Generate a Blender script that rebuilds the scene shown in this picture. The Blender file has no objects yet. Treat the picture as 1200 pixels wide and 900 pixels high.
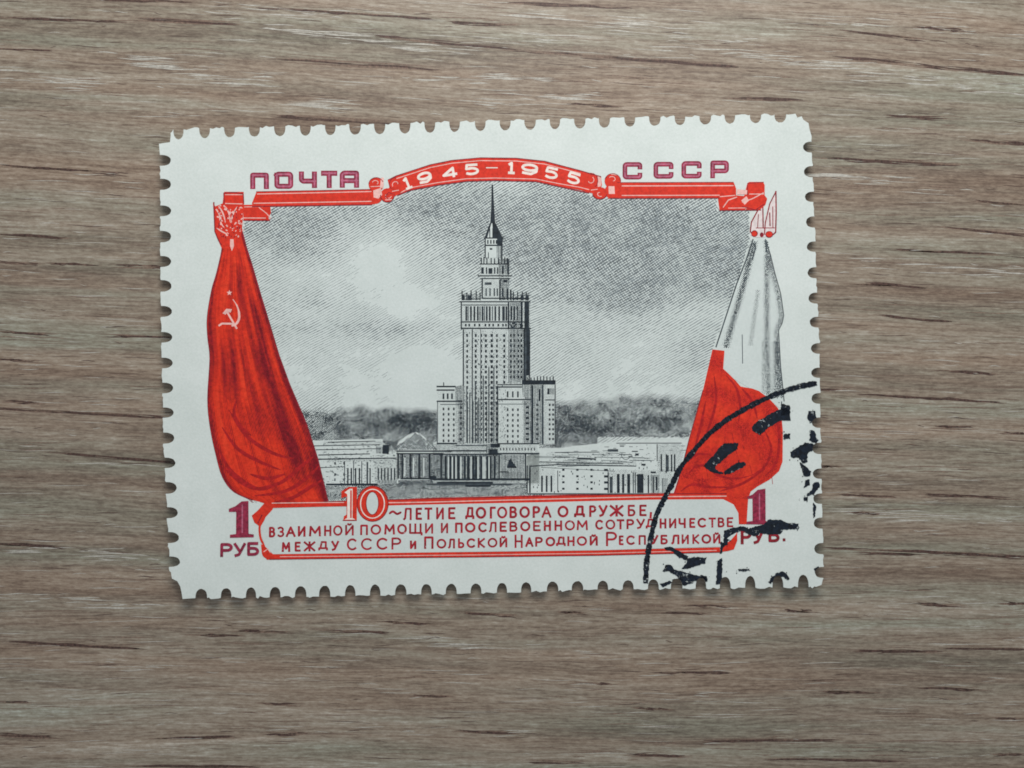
import bpy, bmesh, math, random
from mathutils import Vector, noise
from mathutils.geometry import delaunay_2d_cdt

random.seed(7)
C = bpy.context.scene
COL = C.collection

# ------------------------------------------------------------------ camera (1 unit = 1 cm)
C.unit_settings.system = 'METRIC'
C.unit_settings.scale_length = 0.01
TILT = math.radians(2.0)
DIST = 7.91
LENS, SENS = 35.0, 36.0
cam = bpy.data.cameras.new('camera'); cam.lens = LENS; cam.sensor_width = SENS
cam.clip_start = 0.1; cam.clip_end = 500
camo = bpy.data.objects.new('camera', cam); COL.objects.link(camo)
CAMP = Vector((0, DIST*math.sin(TILT), DIST*math.cos(TILT)))
camo.location = CAMP; camo.rotation_euler = (-TILT, 0, 0)
C.camera = camo

def P(x, y, z=0.0):
    """photograph reading (1200 x 900) -> point on the level z of the table"""
    k = SENS/1200.0/LENS
    d = Vector(((x-600)*k, (450-y)*k, -1.0))
    c, s = math.cos(TILT), math.sin(TILT)
    d = Vector((d.x, d.y*c + d.z*s, -d.y*s + d.z*c))
    t = (z-CAMP.z)/d.z
    return CAMP + d*t

# ------------------------------------------------------------------ world and lamps
w = bpy.data.worlds.new('World'); C.world = w; w.use_nodes = True
bg = w.node_tree.nodes['Background']
bg.inputs[0].default_value = (0.84, 0.92, 1.0, 1); bg.inputs[1].default_value = 0.38
def area(name, loc, target, size, energy, col):
    l = bpy.data.lights.new(name, 'AREA'); l.shape = 'RECTANGLE'; l.size, l.size_y = size
    l.energy = energy; l.color = col
    o = bpy.data.objects.new(name, l); COL.objects.link(o); o.location = loc
    o.rotation_euler = (Vector(target)-Vector(loc)).to_track_quat('-Z', 'Y').to_euler()
    return o
area('window_light', (1.0, 9.6, 8.3), (0, 1.6, 0), (8, 5), 1420, (1.0, 0.995, 0.985))
C.view_settings.view_transform = 'Standard'
C.view_settings.look = 'None'
C.view_settings.exposure = 0.0
C.view_settings.gamma = 1.0
C.cycles.pixel_filter_type = 'BLACKMAN_HARRIS'
C.cycles.filter_width = 1.75

# ------------------------------------------------------------------ materials
def s2l(r, g, b):
    f = lambda c: (c/255/12.92) if c/255 <= 0.04045 else ((c/255+0.055)/1.055)**2.4
    return (f(r), f(g), f(b), 1)
class NT:
    def __init__(s, name):
        s.m = bpy.data.materials.new(name); s.m.use_nodes = True
        s.t = s.m.node_tree; s.b = s.t.nodes['Principled BSDF']
    def n(s, t, **k):
        x = s.t.nodes.new(t)
        for a, v in k.items(): setattr(x, a, v)
        return x
    def l(s, a, b): s.t.links.new(a, b)
    def val(s, sock, v):
        if hasattr(v, 'links'): s.l(v, sock)
        elif v is not None: sock.default_value = v
    def math(s, op, a, b=None, c=None, clamp=False):
        x = s.n('ShaderNodeMath', operation=op); x.use_clamp = clamp
        s.val(x.inputs[0], a); s.val(x.inputs[1], b); s.val(x.inputs[2], c)
        return x.outputs[0]
    def noise(s, vec, scale, detail=3, rough=0.55, dist=0.0):
        x = s.n('ShaderNodeTexNoise'); s.l(vec, x.inputs['Vector'])
        x.inputs['Scale'].default_value = scale; x.inputs['Detail'].default_value = detail
        x.inputs['Roughness'].default_value = rough; x.inputs['Distortion'].default_value = dist
        return x.outputs['Fac']
    def ramp(s, f, stops):
        x = s.n('ShaderNodeValToRGB'); s.l(f, x.inputs[0]); e = x.color_ramp.elements
        while len(e) < len(stops): e.new(0.5)
        for i, (p, c) in enumerate(stops): e[i].position = p; e[i].color = c
        return x.outputs[0]
    def mix(s, f, a, b, mode='MIX'):
        x = s.n('ShaderNodeMix', data_type='RGBA', blend_type=mode)
        s.val(x.inputs[0], f); s.val(x.inputs[6], a); s.val(x.inputs[7], b)
        return x.outputs[2]
    def vec(s, x, y, z=0.0):
        c = s.n('ShaderNodeCombineXYZ'); s.val(c.inputs[0], x); s.val(c.inputs[1], y); s.val(c.inputs[2], z)
        return c.outputs[0]
    def pos(s):
        g = s.n('ShaderNodeNewGeometry'); x = s.n('ShaderNodeSeparateXYZ'); s.l(g.outputs['Position'], x.inputs[0])
        return g.outputs['Position'], x.outputs[0], x.outputs[1], x.outputs[2]
    def bump(s, h, st, d):
        b = s.n('ShaderNodeBump'); b.inputs['Strength'].default_value = st; b.inputs['Distance'].default_value = d
        s.l(h, b.inputs['Height']); s.l(b.outputs[0], s.b.inputs['Normal'])
G = lambda v: (v, v, v, 1)

def wood_mat():
    N = NT('wood_laminate')
    _, x, y, z = N.pos()
    sl = N.math('MULTIPLY_ADD', y, 0.0085, 0.032)
    v = N.math('ADD', y, N.math('MULTIPLY', sl, x))
    wob = N.noise(N.vec(N.math('MULTIPLY', x, 0.25), N.math('MULTIPLY', v, 0.8)), 1.0, 2)
    v = N.math('MULTIPLY_ADD', N.math('SUBTRACT', wob, 0.5), 0.22, v)
    fine = N.noise(N.vec(N.math('MULTIPLY', x, 4.2), N.math('MULTIPLY', v, 56)), 1.0, 4, 0.65)
    mid = N.noise(N.vec(N.math('MULTIPLY', x, 0.42), N.math('MULTIPLY', v, 9)), 1.0, 4, 0.6)
    wide = N.noise(N.vec(N.math('MULTIPLY', x, 0.16), N.math('MULTIPLY', v, 2.2)), 1.0, 3, 0.5)
    hue = N.noise(N.vec(N.math('MULTIPLY', x, 0.3), N.math('MULTIPLY', v, 5.0), 7.3), 1.0, 3, 0.5)
    grit = N.noise(N.vec(N.math('MULTIPLY', x, 19), N.math('MULTIPLY', v, 52), 3.3), 1.0, 3, 0.75)
    f = N.math('ADD', N.math('MULTIPLY', fine, 0.32), N.math('MULTIPLY', mid, 0.26))
    f = N.math('ADD', f, N.math('MULTIPLY', wide, 0.20))
    f = N.math('ADD', f, N.math('MULTIPLY', grit, 0.22))
    col = N.ramp(f, [(0.36, s2l(92, 78, 68)), (0.44, s2l(121, 107, 95)), (0.5, s2l(144, 131, 117)), (0.56, s2l(162, 152, 139)), (0.64, s2l(194, 190, 180))])
    tint = N.ramp(hue, [(0.32, s2l(244, 255, 249)), (0.5, s2l(253, 250, 244)), (0.66, s2l(255, 244, 235))])
    col = N.mix(1.0, col, tint, 'MULTIPLY')
    pore = N.noise(N.vec(N.math('MULTIPLY', x, 1.1), N.math('MULTIPLY', v, 30), 11.0), 1.0, 2, 0.5)
    pm = N.math('MULTIPLY', N.ramp(pore, [(0.645, G(0)), (0.76, G(1))]), 0.55)
    col = N.mix(pm, col, s2l(78, 58, 50))
    N.l(col, N.b.inputs['Base Color'])
    N.b.inputs['Roughness'].default_value = 0.5
    N.b.inputs['Specular IOR Level'].default_value = 0.35
    N.bump(N.math('ADD', f, N.math('MULTIPLY', pore, -0.4)), 0.35, 0.012)
    return N.m

def paper_mat(name='stamp_paper', col=(217, 223, 219)):
    N = NT(name)
    p, x, y, z = N.pos()
    n1 = N.noise(p, 3.0, 4, 0.6); n2 = N.noise(p, 60, 2, 0.6)
    f = N.math('ADD', N.math('MULTIPLY', n1, 0.5), N.math('MULTIPLY', n2, 0.5))
    a = s2l(col[0]-12, col[1]-11, col[2]-14); b = s2l(col[0]+6, col[1]+5, col[2]+3)
    N.l(N.ramp(f, [(0.3, a), (0.7, b)]), N.b.inputs['Base Color'])
    N.b.inputs['Roughness'].default_value = 0.62
    N.b.inputs['Specular IOR Level'].default_value = 0.3
    N.bump(N.noise(p, 45, 3, 0.6), 0.25, 0.004)
    return N.m

def ink_mat(name, col, var=0.16, speck=0.0, rough=0.5, paper=(208, 216, 212)):
    N = NT(name)
    p, x, y, z = N.pos()
    n1 = N.noise(p, 38, 3, 0.65)
    dk = s2l(*[c*(1-var) for c in col]); lt = s2l(*[min(255, c*(1+var)+4) for c in col])
    c = N.ramp(n1, [(0.32, dk), (0.68, lt)])
    if speck > 0:
        n2 = N.noise(p, 26, 3, 0.75)
        m = N.ramp(n2, [(0.66-speck*0.3, G(0)), (0.74-speck*0.3, G(0.75))])
        c = N.mix(m, c, s2l(*paper))
    N.l(c, N.b.inputs['Base Color'])
    N.b.inputs['Roughness'].default_value = rough
    N.b.inputs['Specular IOR Level'].default_value = 0.3
    return N.m

M_wood = wood_mat()
M_pore = ink_mat('grain_pore_brown', (76, 57, 50), 0.25)
M_pore2 = ink_mat('grain_shade_brown', (118, 98, 84), 0.15)
M_pale = ink_mat('grain_pale', (180, 175, 164), 0.08)
M_paper = paper_mat()
M_knock = paper_mat('unprinted_paper', (211, 218, 215))
M_red = ink_mat('red_ink', (212, 48, 28), 0.08)
M_red2 = ink_mat('flag_red_ink', (212, 46, 22), 0.08)
M_dred = ink_mat('dark_red_ink', (134, 26, 38), 0.2)
M_fold = ink_mat('fold_red_ink', (124, 12, 24), 0.15)
M_fold2 = ink_mat('shaded_red_ink', (166, 24, 26), 0.12)
M_purple = ink_mat('purple_red_ink', (138, 38, 62), 0.2)
M_purple2 = ink_mat('pale_purple_ink', (176, 96, 118), 0.15)
M_text = ink_mat('text_red_ink', (156, 30, 42), 0.2, 0.06)
M_light = ink_mat('pale_pink_paper', (234, 184, 174), 0.06)
M_bright = ink_mat('orange_red_ink', (222, 58, 30), 0.08)
M_blush = ink_mat('faint_pink_paper', (222, 208, 204), 0.05)
M_white = ink_mat('white_digit_paper', (236, 222, 210), 0.04)
M_sky = ink_mat('sky_grey_ink', (108, 115, 117), 0.2)
M_grey = ink_mat('engraving_grey_ink', (62, 70, 74), 0.25)
M_black = ink_mat('engraving_black_ink', (32, 40, 46), 0.3)
M_post = ink_mat('postmark_black_ink', (14, 22, 32), 0.5, 0.12)

# ------------------------------------------------------------------ tabletop
def link(name, me, mat, parent=None, kind=None, label=None):
    o = bpy.data.objects.new(name, me); COL.objects.link(o)
    if mat: me.materials.append(mat)
    if parent: o.parent = parent
    if kind: o['kind'] = kind
    if label: o['label'] = label
    return o

bm = bmesh.new()
bmesh.ops.create_cube(bm, size=1)
for v in bm.verts: v.co = Vector((v.co.x*80, v.co.y*50, v.co.z*2.2-1.1))
bmesh.ops.bevel(bm, geom=[e for e in bm.edges], offset=0.15, segments=3, affect='EDGES')
me = bpy.data.meshes.new('table_top'); bm.to_mesh(me); bm.free()
table = link('table_top', me, M_wood, kind='structure')
table['label'] = 'grey brown wood-grain table top lying under the postage stamp'

def sliver(vs, fs, x0, y0, x1, y1, wd, z):
    n = 6; L = []; R_ = []
    ph = random.random()*6
    for i in range(n+1):
        t = i/n
        ww = wd*(math.sin(math.pi*min(1, max(0, t)))**0.7)*random.uniform(0.6, 1.2)+0.04
        x = x0+(x1-x0)*t; y = y0+(y1-y0)*t + 0.5*math.sin(ph+t*5)
        L.append(P(x, y-ww/2, z)); R_.append(P(x, y+ww/2, z))
    b = len(vs); vs += L+R_
    for i in range(n): fs.append((b+i, b+i+1, b+n+2+i, b+n+1+i))

def slope(y): return 0.052-0.052*min(1.1, max(-.2, y/780))
STREAKS = [(0,21,160,26),(165,23,275,28),(0,56,55,59),(120,0,220,3),(305,9,500,22),(330,70,510,81),(445,42,600,58),(535,26,600,30),
 (330,137,480,147),(600,4,735,9),(600,59,860,78),(980,66,1200,88),(990,35,1080,47),(1080,32,1125,36),(855,115,935,117),(1040,137,1110,139),
 (670,122,720,125),(0,193,75,199),(60,198,145,204),(0,275,80,279),(0,308,40,310),(65,309,105,311),(140,311,190,313),(0,389,55,393),
 (125,394,200,396),(0,421,40,424),(0,479,195,490),(10,471,40,472),(60,531,205,542),(0,637,80,641),(975,186,1135,195),(1135,163,1200,169),
 (1148,235,1200,241),(1100,266,1200,275),(1055,292,1160,298),(1000,331,1080,336),(1035,370,1110,377),(1100,433,1160,438),
 (960,457,980,457),(1010,462,1170,472),(1100,500,1135,500),(1180,507,1200,508),(960,547,975,547),(990,579,1045,582),
 (1090,579,1180,584),(1000,601,1030,603),(960,642,1200,652),(1010,648,1080,650),(1120,648,1200,653),(1080,708,1125,711),(1180,707,1200,708),
 (15,753,100,757),(70,755,160,760),(280,739,330,740),(370,739,450,742),(450,729,500,732),(545,718,600,723),(0,822,30,823),
 (310,824,345,826),(0,860,60,864),(185,865,270,863),(315,860,355,860),(540,858,600,859),(160,897,300,899),(490,815,520,816),
 (660,718,675,718),(775,718,820,719),(810,710,850,711),(925,715,950,716),(1000,762,1100,764),(1110,760,1200,761),(770,788,850,788),
 (690,801,710,802),(970,811,1020,812),(1080,806,1150,808),(750,830,780,832),(830,869,975,867),(740,884,800,886),(625,894,680,894),
 (1170,842,1200,842),(900,890,1050,892),(1170,884,1200,884),(225,744,275,745)]
vs, fs = [], []; vs2, fs2 = [], []; vs3, fs3 = [], []
for (x0, y0, x1, y1) in STREAKS:
    L = x1-x0
    for k in range(4+int(L/20)):
        a = random.random(); l = random.uniform(0.25, 0.75)*min(L, 110)
        cx = x0+L*a; xx0 = max(x0-6, cx-l/2); xx1 = min(x1+6, cx+l/2)
        f = lambda x: y0+(y1-y0)*(x-x0)/L
        j = random.gauss(0, 0.8)
        sliver(vs, fs, xx0, f(xx0)+j, xx1, f(xx1)+j, random.uniform(0.7, 2.1), 0.0006+0.00002*k)
    for k in range(2):
        j = random.gauss(0, 1.0)
        sliver(vs2, fs2, x0-12, y0+j-0.3, x1+14, y1+j+0.5, random.uniform(1.2, 2.4), 0.0003)
def rnd_streak(V, F, n, z, lmin, lmax, wmax, box=(-260, -260, 1460, 1160)):
    for i in range(n):
        x = random.uniform(box[0], box[2]); y = random.uniform(box[1], box[3]); l = random.uniform(lmin, lmax)
        sliver(V, F, x, y, x+l, y+l*slope(y)+random.gauss(0, .4), random.uniform(0.3, wmax), z+random.random()*0.0001)
rnd_streak(vs, fs, 1300, 0.0007, 6, 46, 0.9)
rnd_streak(vs2, fs2, 2600, 0.0003, 14, 90, 1.2)
rnd_streak(vs3, fs3, 2200, 0.00045, 8, 60, 0.9)
for (x0, y0, x1, y1) in [(110,60,330,92),(180,78,320,108),(240,5,420,20),(300,30,420,45),(380,40,560,62),(470,60,700,40),(600,15,760,28),(700,28,900,50),(760,50,1000,78),(850,64,1130,95),
        (480,95,640,90),(930,20,1200,45),(560,120,700,112),(0,90,120,98),(350,120,420,126),(1000,90,1200,108),(950,205,1060,212),(960,300,1200,322),(0,640,200,655),(980,600,1200,612),(380,735,600,760),(0,700,190,712)]:
    for k in range(16):
        a = random.random(); l = random.uniform(15, 60); x = x0+(x1-x0)*a; y = y0+(y1-y0)*a+random.gauss(0, 4)
        sliver(vs3, fs3, x-l/2, y-l/2*slope(y), x+l/2, y+l/2*slope(y), random.uniform(.4, 1.5), 0.0005+random.random()*.0001)
def mesh_from(name, V, F):
    me = bpy.data.meshes.new(name); me.from_pydata([tuple(v) for v in V], [], F); me.update(); return me
for nm, V, F, m in (('dark_grain', vs, fs, M_pore), ('soft_grain', vs2, fs2, M_pore2), ('pale_grain', vs3, fs3, M_pale)):
    link(nm, mesh_from(nm, V, F), m, table, 'stuff')

# ------------------------------------------------------------------ the stamp: helpers
stamp = bpy.data.objects.new('postage_stamp', None); COL.objects.link(stamp)
stamp.location = P(577, 422, 0)
stamp['label'] = 'cancelled red and grey one rouble postage stamp with a tower between two draped flags'
stamp['category'] = 'postage stamp'
INV = Vector(stamp.location)

def interp(tab, t):
    if t <= tab[0][0]: return tab[0][1]
    for (a, b), (c, d) in zip(tab, tab[1:]):
        if t <= c: return b+(d-b)*(t-a)/(c-a)
    return tab[-1][1]

XC = [180+i*38 for i in range(22)]     # cut lines, photograph readings
YC = [125+i*38 for i in range(17)]
WX = [P(x, 422).x for x in XC]; WY = [P(577, y).y for y in YC]
cx0, cy0 = P(577, 422).x, P(577, 422).y
def fx(x):
    u = (x-cx0)/2.6
    return 0.042*abs(u)**2.6
def fy(y):
    u = (y-cy0)/1.9
    return (0.030 if u > 0 else 0.044)*abs(u)**2.4
def pl(tab, f, t):
    if t <= tab[0]: return f(tab[0])
    for a, b in zip(tab, tab[1:]):
        if t <= b: return f(a)+(f(b)-f(a))*(t-a)/(b-a)
    return f(tab[-1])
WYs = sorted(WY)
BASE = 0.003
def curl(co): return BASE + pl(WX, fx, co.x) + pl(WYs, fy, co.y)
THK = 0.011

def bend(bm, cuts=True):
    """cut along the fold grid, then lift every vertex by the curl of the paper"""
    if cuts:
        x0 = min(v.co.x for v in bm.verts); x1 = max(v.co.x for v in bm.verts)
        y0 = min(v.co.y for v in bm.verts); y1 = max(v.co.y for v in bm.verts)
        for X in WX:
            if x0 < X < x1:
                bmesh.ops.bisect_plane(bm, geom=bm.verts[:]+bm.edges[:]+bm.faces[:], plane_co=(X, 0, 0), plane_no=(1, 0, 0))
        for Y in WYs:
            if y0 < Y < y1:
                bmesh.ops.bisect_plane(bm, geom=bm.verts[:]+bm.edges[:]+bm.faces[:], plane_co=(0, Y, 0), plane_no=(0, 1, 0))
    for v in bm.verts:
        v.co.z += curl(v.co)
        v.co -= INV

def ccw(p):
    a = sum(p[i-1][0]*p[i][1]-p[i][0]*p[i-1][1] for i in range(len(p)))
    return p if a > 0 else p[::-1]
def union(polys, minus=()):
    """2D union of polygons (lists of px points) -> verts, tris; optionally minus other polygons"""
    V, F = [], []
    allp = [ccw(p) for p in list(polys)+list(minus)]
    for p in allp:
        b = len(V); V += [Vector(q) for q in p]; F.append(list(range(b, b+len(p))))
    r = delaunay_2d_cdt(V, [], F, 0, 1e-4)
    co, faces, of = r[0], r[2], r[5]
    n = len(polys); out = []
    for f, o in zip(faces, of):
        if any(i < n for i in o) and not any(i >= n for i in o): out.append(tuple(f))
    return co, out

LEVEL = 0.00035
def ink_obj(name, groups, mat, lev, parent, kind=None, label=None, cuts=True, raw=None):
    """groups: list of polygon lists, each unioned by itself"""
    bm = bmesh.new()
    z = THK+lev*LEVEL
    for g in groups:
        polys, minus = g if isinstance(g, tuple) else (g, ())
        co, fa = union(polys, minus)
        vv = [bm.verts.new(P(c[0], c[1], 0)) for c in co]
        for v in vv: v.co.z = z
        for f in fa:
            try: bm.faces.new([vv[i] for i in f])
            except ValueError: pass
    if raw:
        for q in raw:
            vv = [bm.verts.new(P(a, b, 0)) for a, b in q]
            for v in vv: v.co.z = z
            bm.faces.new(vv)
    bmesh.ops.delete(bm, geom=[v for v in bm.verts if not v.link_faces], context='VERTS')
    bend(bm, cuts)
    for f in bm.faces:
        f.normal_update()
        if f.normal.z < 0: f.normal_flip()
    me = bpy.data.meshes.new(name); bm.to_mesh(me); bm.free()
    o = link(name, me, mat, None, kind, label)
    o.parent = parent
    return o

def stroke(pts, wd, closed=False, cap=0.0, joins=True):
    """wide polyline -> list of polygons; wd number or per-vertex list"""
    out = []; n = len(pts)
    W = wd if isinstance(wd, (list, tuple)) else [wd]*n
    idx = list(range(n-1)) + ([n-1] if closed else [])
    for i in idx:
        a = Vector(pts[i]); b = Vector(pts[(i+1) % n]); d = b-a
        if d.length < 1e-5: continue
        d.normalize(); nn = Vector((-d.y, d.x))
        wa, wb = W[i]/2, W[(i+1) % n]/2
        if cap and not closed:
            if i == 0: a = a-d*cap
            if i == n-2: b = b+d*cap
        out.append([tuple(a+nn*wa), tuple(b+nn*wb), tuple(b-nn*wb), tuple(a-nn*wa)])
    if joins:
        rng = range(n) if closed else range(1, n-1)
        for i in rng:
            r = W[i]/2*0.99
            out.append([(pts[i][0]+r*math.cos(k*math.pi/4+.39), pts[i][1]+r*math.sin(k*math.pi/4+.39)) for k in range(8)])
    return out
def rect(x0, y0, x1, y1): return [(x0, y0), (x1, y0), (x1, y1), (x0, y1)]
def ell(cx, cy, rx, ry, n=24, a0=0, a1=2*math.pi):
    return [(cx+rx*math.cos(a0+(a1-a0)*i/n), cy+ry*math.sin(a0+(a1-a0)*i/n)) for i in range(n if a1-a0 > 6.28 else n+1)]
def rough(poly, step=1.6, amp=0.7):
    out = []
    n = len(poly)
    for i in range(n):
        a, b = Vector(poly[i]), Vector(poly[(i+1) % n]); m = max(1, int((b-a).length/step))
        for k in range(m):
            q = a+(b-a)*k/m
            out.append((q.x+random.uniform(-amp, amp), q.y+random.uniform(-amp, amp)))
    return out
def smooth(pts, k=4):
    """Catmull-Rom through the points"""
    out = []
    n = len(pts)
    for i in range(n-1):
        p0 = Vector(pts[max(0, i-1)]); p1 = Vector(pts[i]); p2 = Vector(pts[i+1]); p3 = Vector(pts[min(n-1, i+2)])
        for j in range(k):
            t = j/k
            q = 0.5*((2*p1)+(p2-p0)*t+(2*p0-5*p1+4*p2-p3)*t*t+(3*p1-p0-3*p2+p3)*t**3)
            out.append((q.x, q.y))
    out.append(tuple(pts[-1])); return out

# ------------------------------------------------------------------ the paper with its perforations
TI = [(190, 166), (243, 163), (300, 161), (473, 157), (562, 154), (680, 151), (767, 148), (854, 146), (945, 144.5)]
TO = [(190, 157), (220, 153), (400, 148), (550, 143.5), (760, 139), (945, 136)]
BI = [(240, 688), (440, 684), (560, 683), (675, 680), (735, 679), (876, 673.5), (960, 671)]
BO = [(215, 698), (400, 696.5), (620, 692), (700, 689), (860, 686.5), (960, 684.5)]
LI = [(165, 202), (190, 203), (307, 202.5), (395, 203.5), (425, 204), (513, 206), (570, 209), (656, 214)]
RI = [(145, 938), (175, 939), (263, 943), (350, 946), (408, 949), (500, 950), (574, 951), (664, 952)]
top_h = [213]+[242.5+29.1*k for k in range(24)]
bot_h = [240, 268.5, 296.5, 325, 354, 382.5, 411.5, 441, 470.5, 500.5, 529.5, 558.5, 588, 617, 647, 676, 706, 735.5, 764, 792, 820, 848, 877, 908, 938]
left_h = [190, 218, 248, 278, 307, 336, 365, 395, 425, 454, 483, 513, 541.5, 570.5, 599, 628, 656]
right_h = [175, 203, 231.7, 261.7, 290, 320, 350, 378, 408, 437, 466, 495, 525, 554, 583, 611, 641, 668]
def notch(c, fo, fi, horiz, sgn, hw=6.5):
    pts = []
    hw = hw+random.uniform(-.5, .4); c += random.uniform(-.5, .5)
    for i in range(13):
        th = math.pi*i/12
        a = c-sgn*hw*math.cos(th)
        s = math.sin(th)**0.75
        o, q = fo(c), fi(c)
        q += 0.9*(1 if q > o else -1)
        b = o+(q-o)*s
        b += random.uniform(-.25, .25)
        pts.append((a, b) if horiz else (b, a))
    return pts
out = [(190.5, 171), (196, 170), (203, 169), (204, 161.5)]
rj = lambda a: random.uniform(-a, a)
def tooth(pts, a, b):
    """frayed top of a tooth between two notches"""
    for t in (0.2, 0.45, 0.7, 0.9):
        pts.append((a[0]+(b[0]-a[0])*t+rj(.7), a[1]+(b[1]-a[1])*t+rj(1.5)))
def run(centres, fo, fi, horiz, sgn):
    for c in centres:
        nt = notch(c, fo, fi, horiz, sgn)
        if out: tooth(out, out[-1], nt[0])
        out.extend(nt)
run(top_h, lambda t: interp(TO, t), lambda t: interp(TI, t), True, 1)
out += [(921, 137), (929, 136), (931, 140.5), (936, 139), (938, 143), (944, 147), (945, 153), (947, 160)]
run(right_h, lambda t: interp(RI, t)+9, lambda t: interp(RI, t), False, 1)
out += [(960, 676), (958.5, 682)]
out += [(952, 684.5)]
run(bot_h[::-1], lambda t: interp(BO, t), lambda t: interp(BI, t), True, -1)
out += [(226, 698), (218.5, 698.5), (217, 690), (215.5, 684), (212, 678), (206, 675)]
run(left_h[::-1], lambda t: interp(LI, t)-11.5, lambda t: interp(LI, t), False, -1)
out += [(191, 178)]

def paper():
    co, fa = union([out])
    bm = bmesh.new()
    vv = [bm.verts.new(P(c[0], c[1], 0)) for c in co]
    for f in fa: bm.faces.new([vv[i] for i in f])
    bmesh.ops.delete(bm, geom=[v for v in bm.verts if not v.link_faces], context='VERTS')
    for f in bm.faces:
        f.normal_update()
        if f.normal.z > 0: f.normal_flip()
    ret = bmesh.ops.extrude_face_region(bm, geom=bm.faces[:])
    for e in ret['geom']:
        if isinstance(e, bmesh.types.BMVert): e.co.z += THK
    bmesh.ops.recalc_face_normals(bm, faces=bm.faces[:])
    bend(bm)
    me = bpy.data.meshes.new('paper_sheet'); bm.to_mesh(me); bm.free()
    o = link('paper_sheet', me, M_paper); o.parent = stamp
    return o
paper()

# ------------------------------------------------------------------ sky engraving
FR = [(262, 283), (290, 290), (307, 295), (347, 307), (380, 317), (417, 328), (450, 340), (497, 360), (537, 373), (582, 383)]
def flag_right(y): return interp(FR, y)
PL = [(281, 879), (330, 863), (407, 836), (457, 823), (510, 807), (540, 800), (578, 790)]
def pole_left(y): return interp(PL, y)
ARC_B = [(437, 241), (450, 239), (463, 233), (480, 224), (513, 217.5), (547, 213), (580, 212), (628, 213), (655, 219), (680, 224), (700, 232), (722, 233)]
ARC_T = [(455, 212), (465, 207), (505, 194), (530, 189), (563, 186), (605, 186.5), (638, 190), (680, 201), (704, 208)]
def sky_top(x):
    if x < 287: return 261
    if x < 318: return 258
    if x < 437: return 242
    if x < 722: return interp(ARC_B, x)
    if x < 840: return 232
    return 246
def gs(x, y, cx, cy, rx, ry): return math.exp(-((x-cx)/rx)**2-((y-cy)/ry)**2)
def sky_d(x, y):
    n = noise.noise(Vector((x/70, y/38, 1.3)))*0.14+noise.noise(Vector((x/22, y/12, 5.3)))*0.09
    d = 0.30+n-0.10*max(0, min(1, (y-390)/60))
    d += 0.30*gs(x, y, 780, 285, 170, 75)+0.16*gs(x, y, 325, 285, 50, 42)+0.16*gs(x, y, 525, 255, 60, 45)
    d += 0.10*gs(x, y, 480, 245, 260, 18)+0.14*gs(x, y, 640, 290, 50, 60)
    d -= 0.24*gs(x, y, 430, 318, 62, 46)+0.17*gs(x, y, 370, 420, 90, 55)+0.18*gs(x, y, 720, 395, 120, 40)+0.2*gs(x, y, 500, 400, 60, 80)
    d -= 0.10*gs(x, y, 600, 450, 260, 22)+0.10*gs(x, y, 350, 335, 60, 18)
    d += 0.17*gs(x, y, 430, 386, 95, 9)+0.12*gs(x, y, 360, 350, 22, 12)-0.14*gs(x, y, 470, 350, 30, 16)-0.12*gs(x, y, 355, 318, 26, 14)+0.10*gs(x, y, 720, 440, 90, 14)+0.1*gs(x, y, 700, 350, 90, 12)
    return d
def in_sky(x, y):
    if y < sky_top(x) or y > 520: return False
    if x < flag_right(y)-3 and y > 262: return False
    if x < 286: return False
    if y > 281 and x > pole_left(y): return False
    if x > 877: return False
    return True
def hatch(ang, spacing, step, wmin, wmax, dfn, inside, box, wave=1.2):
    raw = []
    ca, sa = math.cos(ang), math.sin(ang)
    cx, cy = (box[0]+box[2])/2, (box[1]+box[3])/2
    R_ = math.hypot(box[2]-box[0], box[3]-box[1])/2
    k = -R_
    while k < R_:
        t = -R_; prev = None
        ph = random.random()*6
        while t < R_:
            off = wave*noise.noise(Vector((t/60, k/60, 2.0)))*3
            x = cx+t*ca-(k+off)*sa; y = cy+t*sa+(k+off)*ca
            cur = None
            if box[0] <= x <= box[2] and box[1] <= y <= box[3] and inside(x, y):
                d = dfn(x, y)*random.uniform(0.45, 1.55)
                if d > 0.06: cur = (x, y, max(wmin, min(1, d)*wmax))
            if cur and prev:
                nx, ny = -sa, ca
                a, b = prev[2]/2, cur[2]/2
                raw.append([(prev[0]+nx*a, prev[1]+ny*a), (cur[0]+nx*b, cur[1]+ny*b), (cur[0]-nx*b, cur[1]-ny*b), (prev[0]-nx*a, prev[1]-ny*a)])
            prev = cur; t += step
        k += spacing
    return raw
def raw_obj(name, raw, mat, lev, parent, kind='stuff', label=None):
    """many separate small polygons as one mesh, fast path"""
    V, F = [], []
    z = THK+lev*LEVEL
    for q in raw:
        b = len(V)
        for (x, y) in q:
            p = P(x, y, 0); p.z = z+curl(p); V.append(tuple(p-INV))
        # keep faces looking up
        a2 = sum(q[i][0]*q[(i+1) % len(q)][1]-q[(i+1) % len(q)][0]*q[i][1] for i in range(len(q)))
        idx = list(range(b, b+len(q)))
        F.append(idx if a2 < 0 else idx[::-1])
    me = bpy.data.meshes.new(name); me.from_pydata(V, [], F); me.update()
    o = link(name, me, mat, None, kind, label); o.parent = parent
    return o
BX = (286, 205, 880, 520)
sky_poly = [(x, sky_top(x)-2) for x in range(287, 878, 6)]+[(877, 262), (879, 281), (863, 330), (836, 407), (823, 457), (807, 510), (790, 580)]+\
           [(383, 584), (370, 537), (358, 497), (338, 450), (326, 417), (305, 347), (292, 300), (286, 262)]
picture = ink_obj('sky_ground', [[sky_poly]], M_knock, 0.6, stamp)
raw_obj('sky_hatching', hatch(math.radians(-30), 2.75, 2.9, 0.25, 2.6, sky_d, in_sky, BX), M_sky, 1.4, picture)
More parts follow.
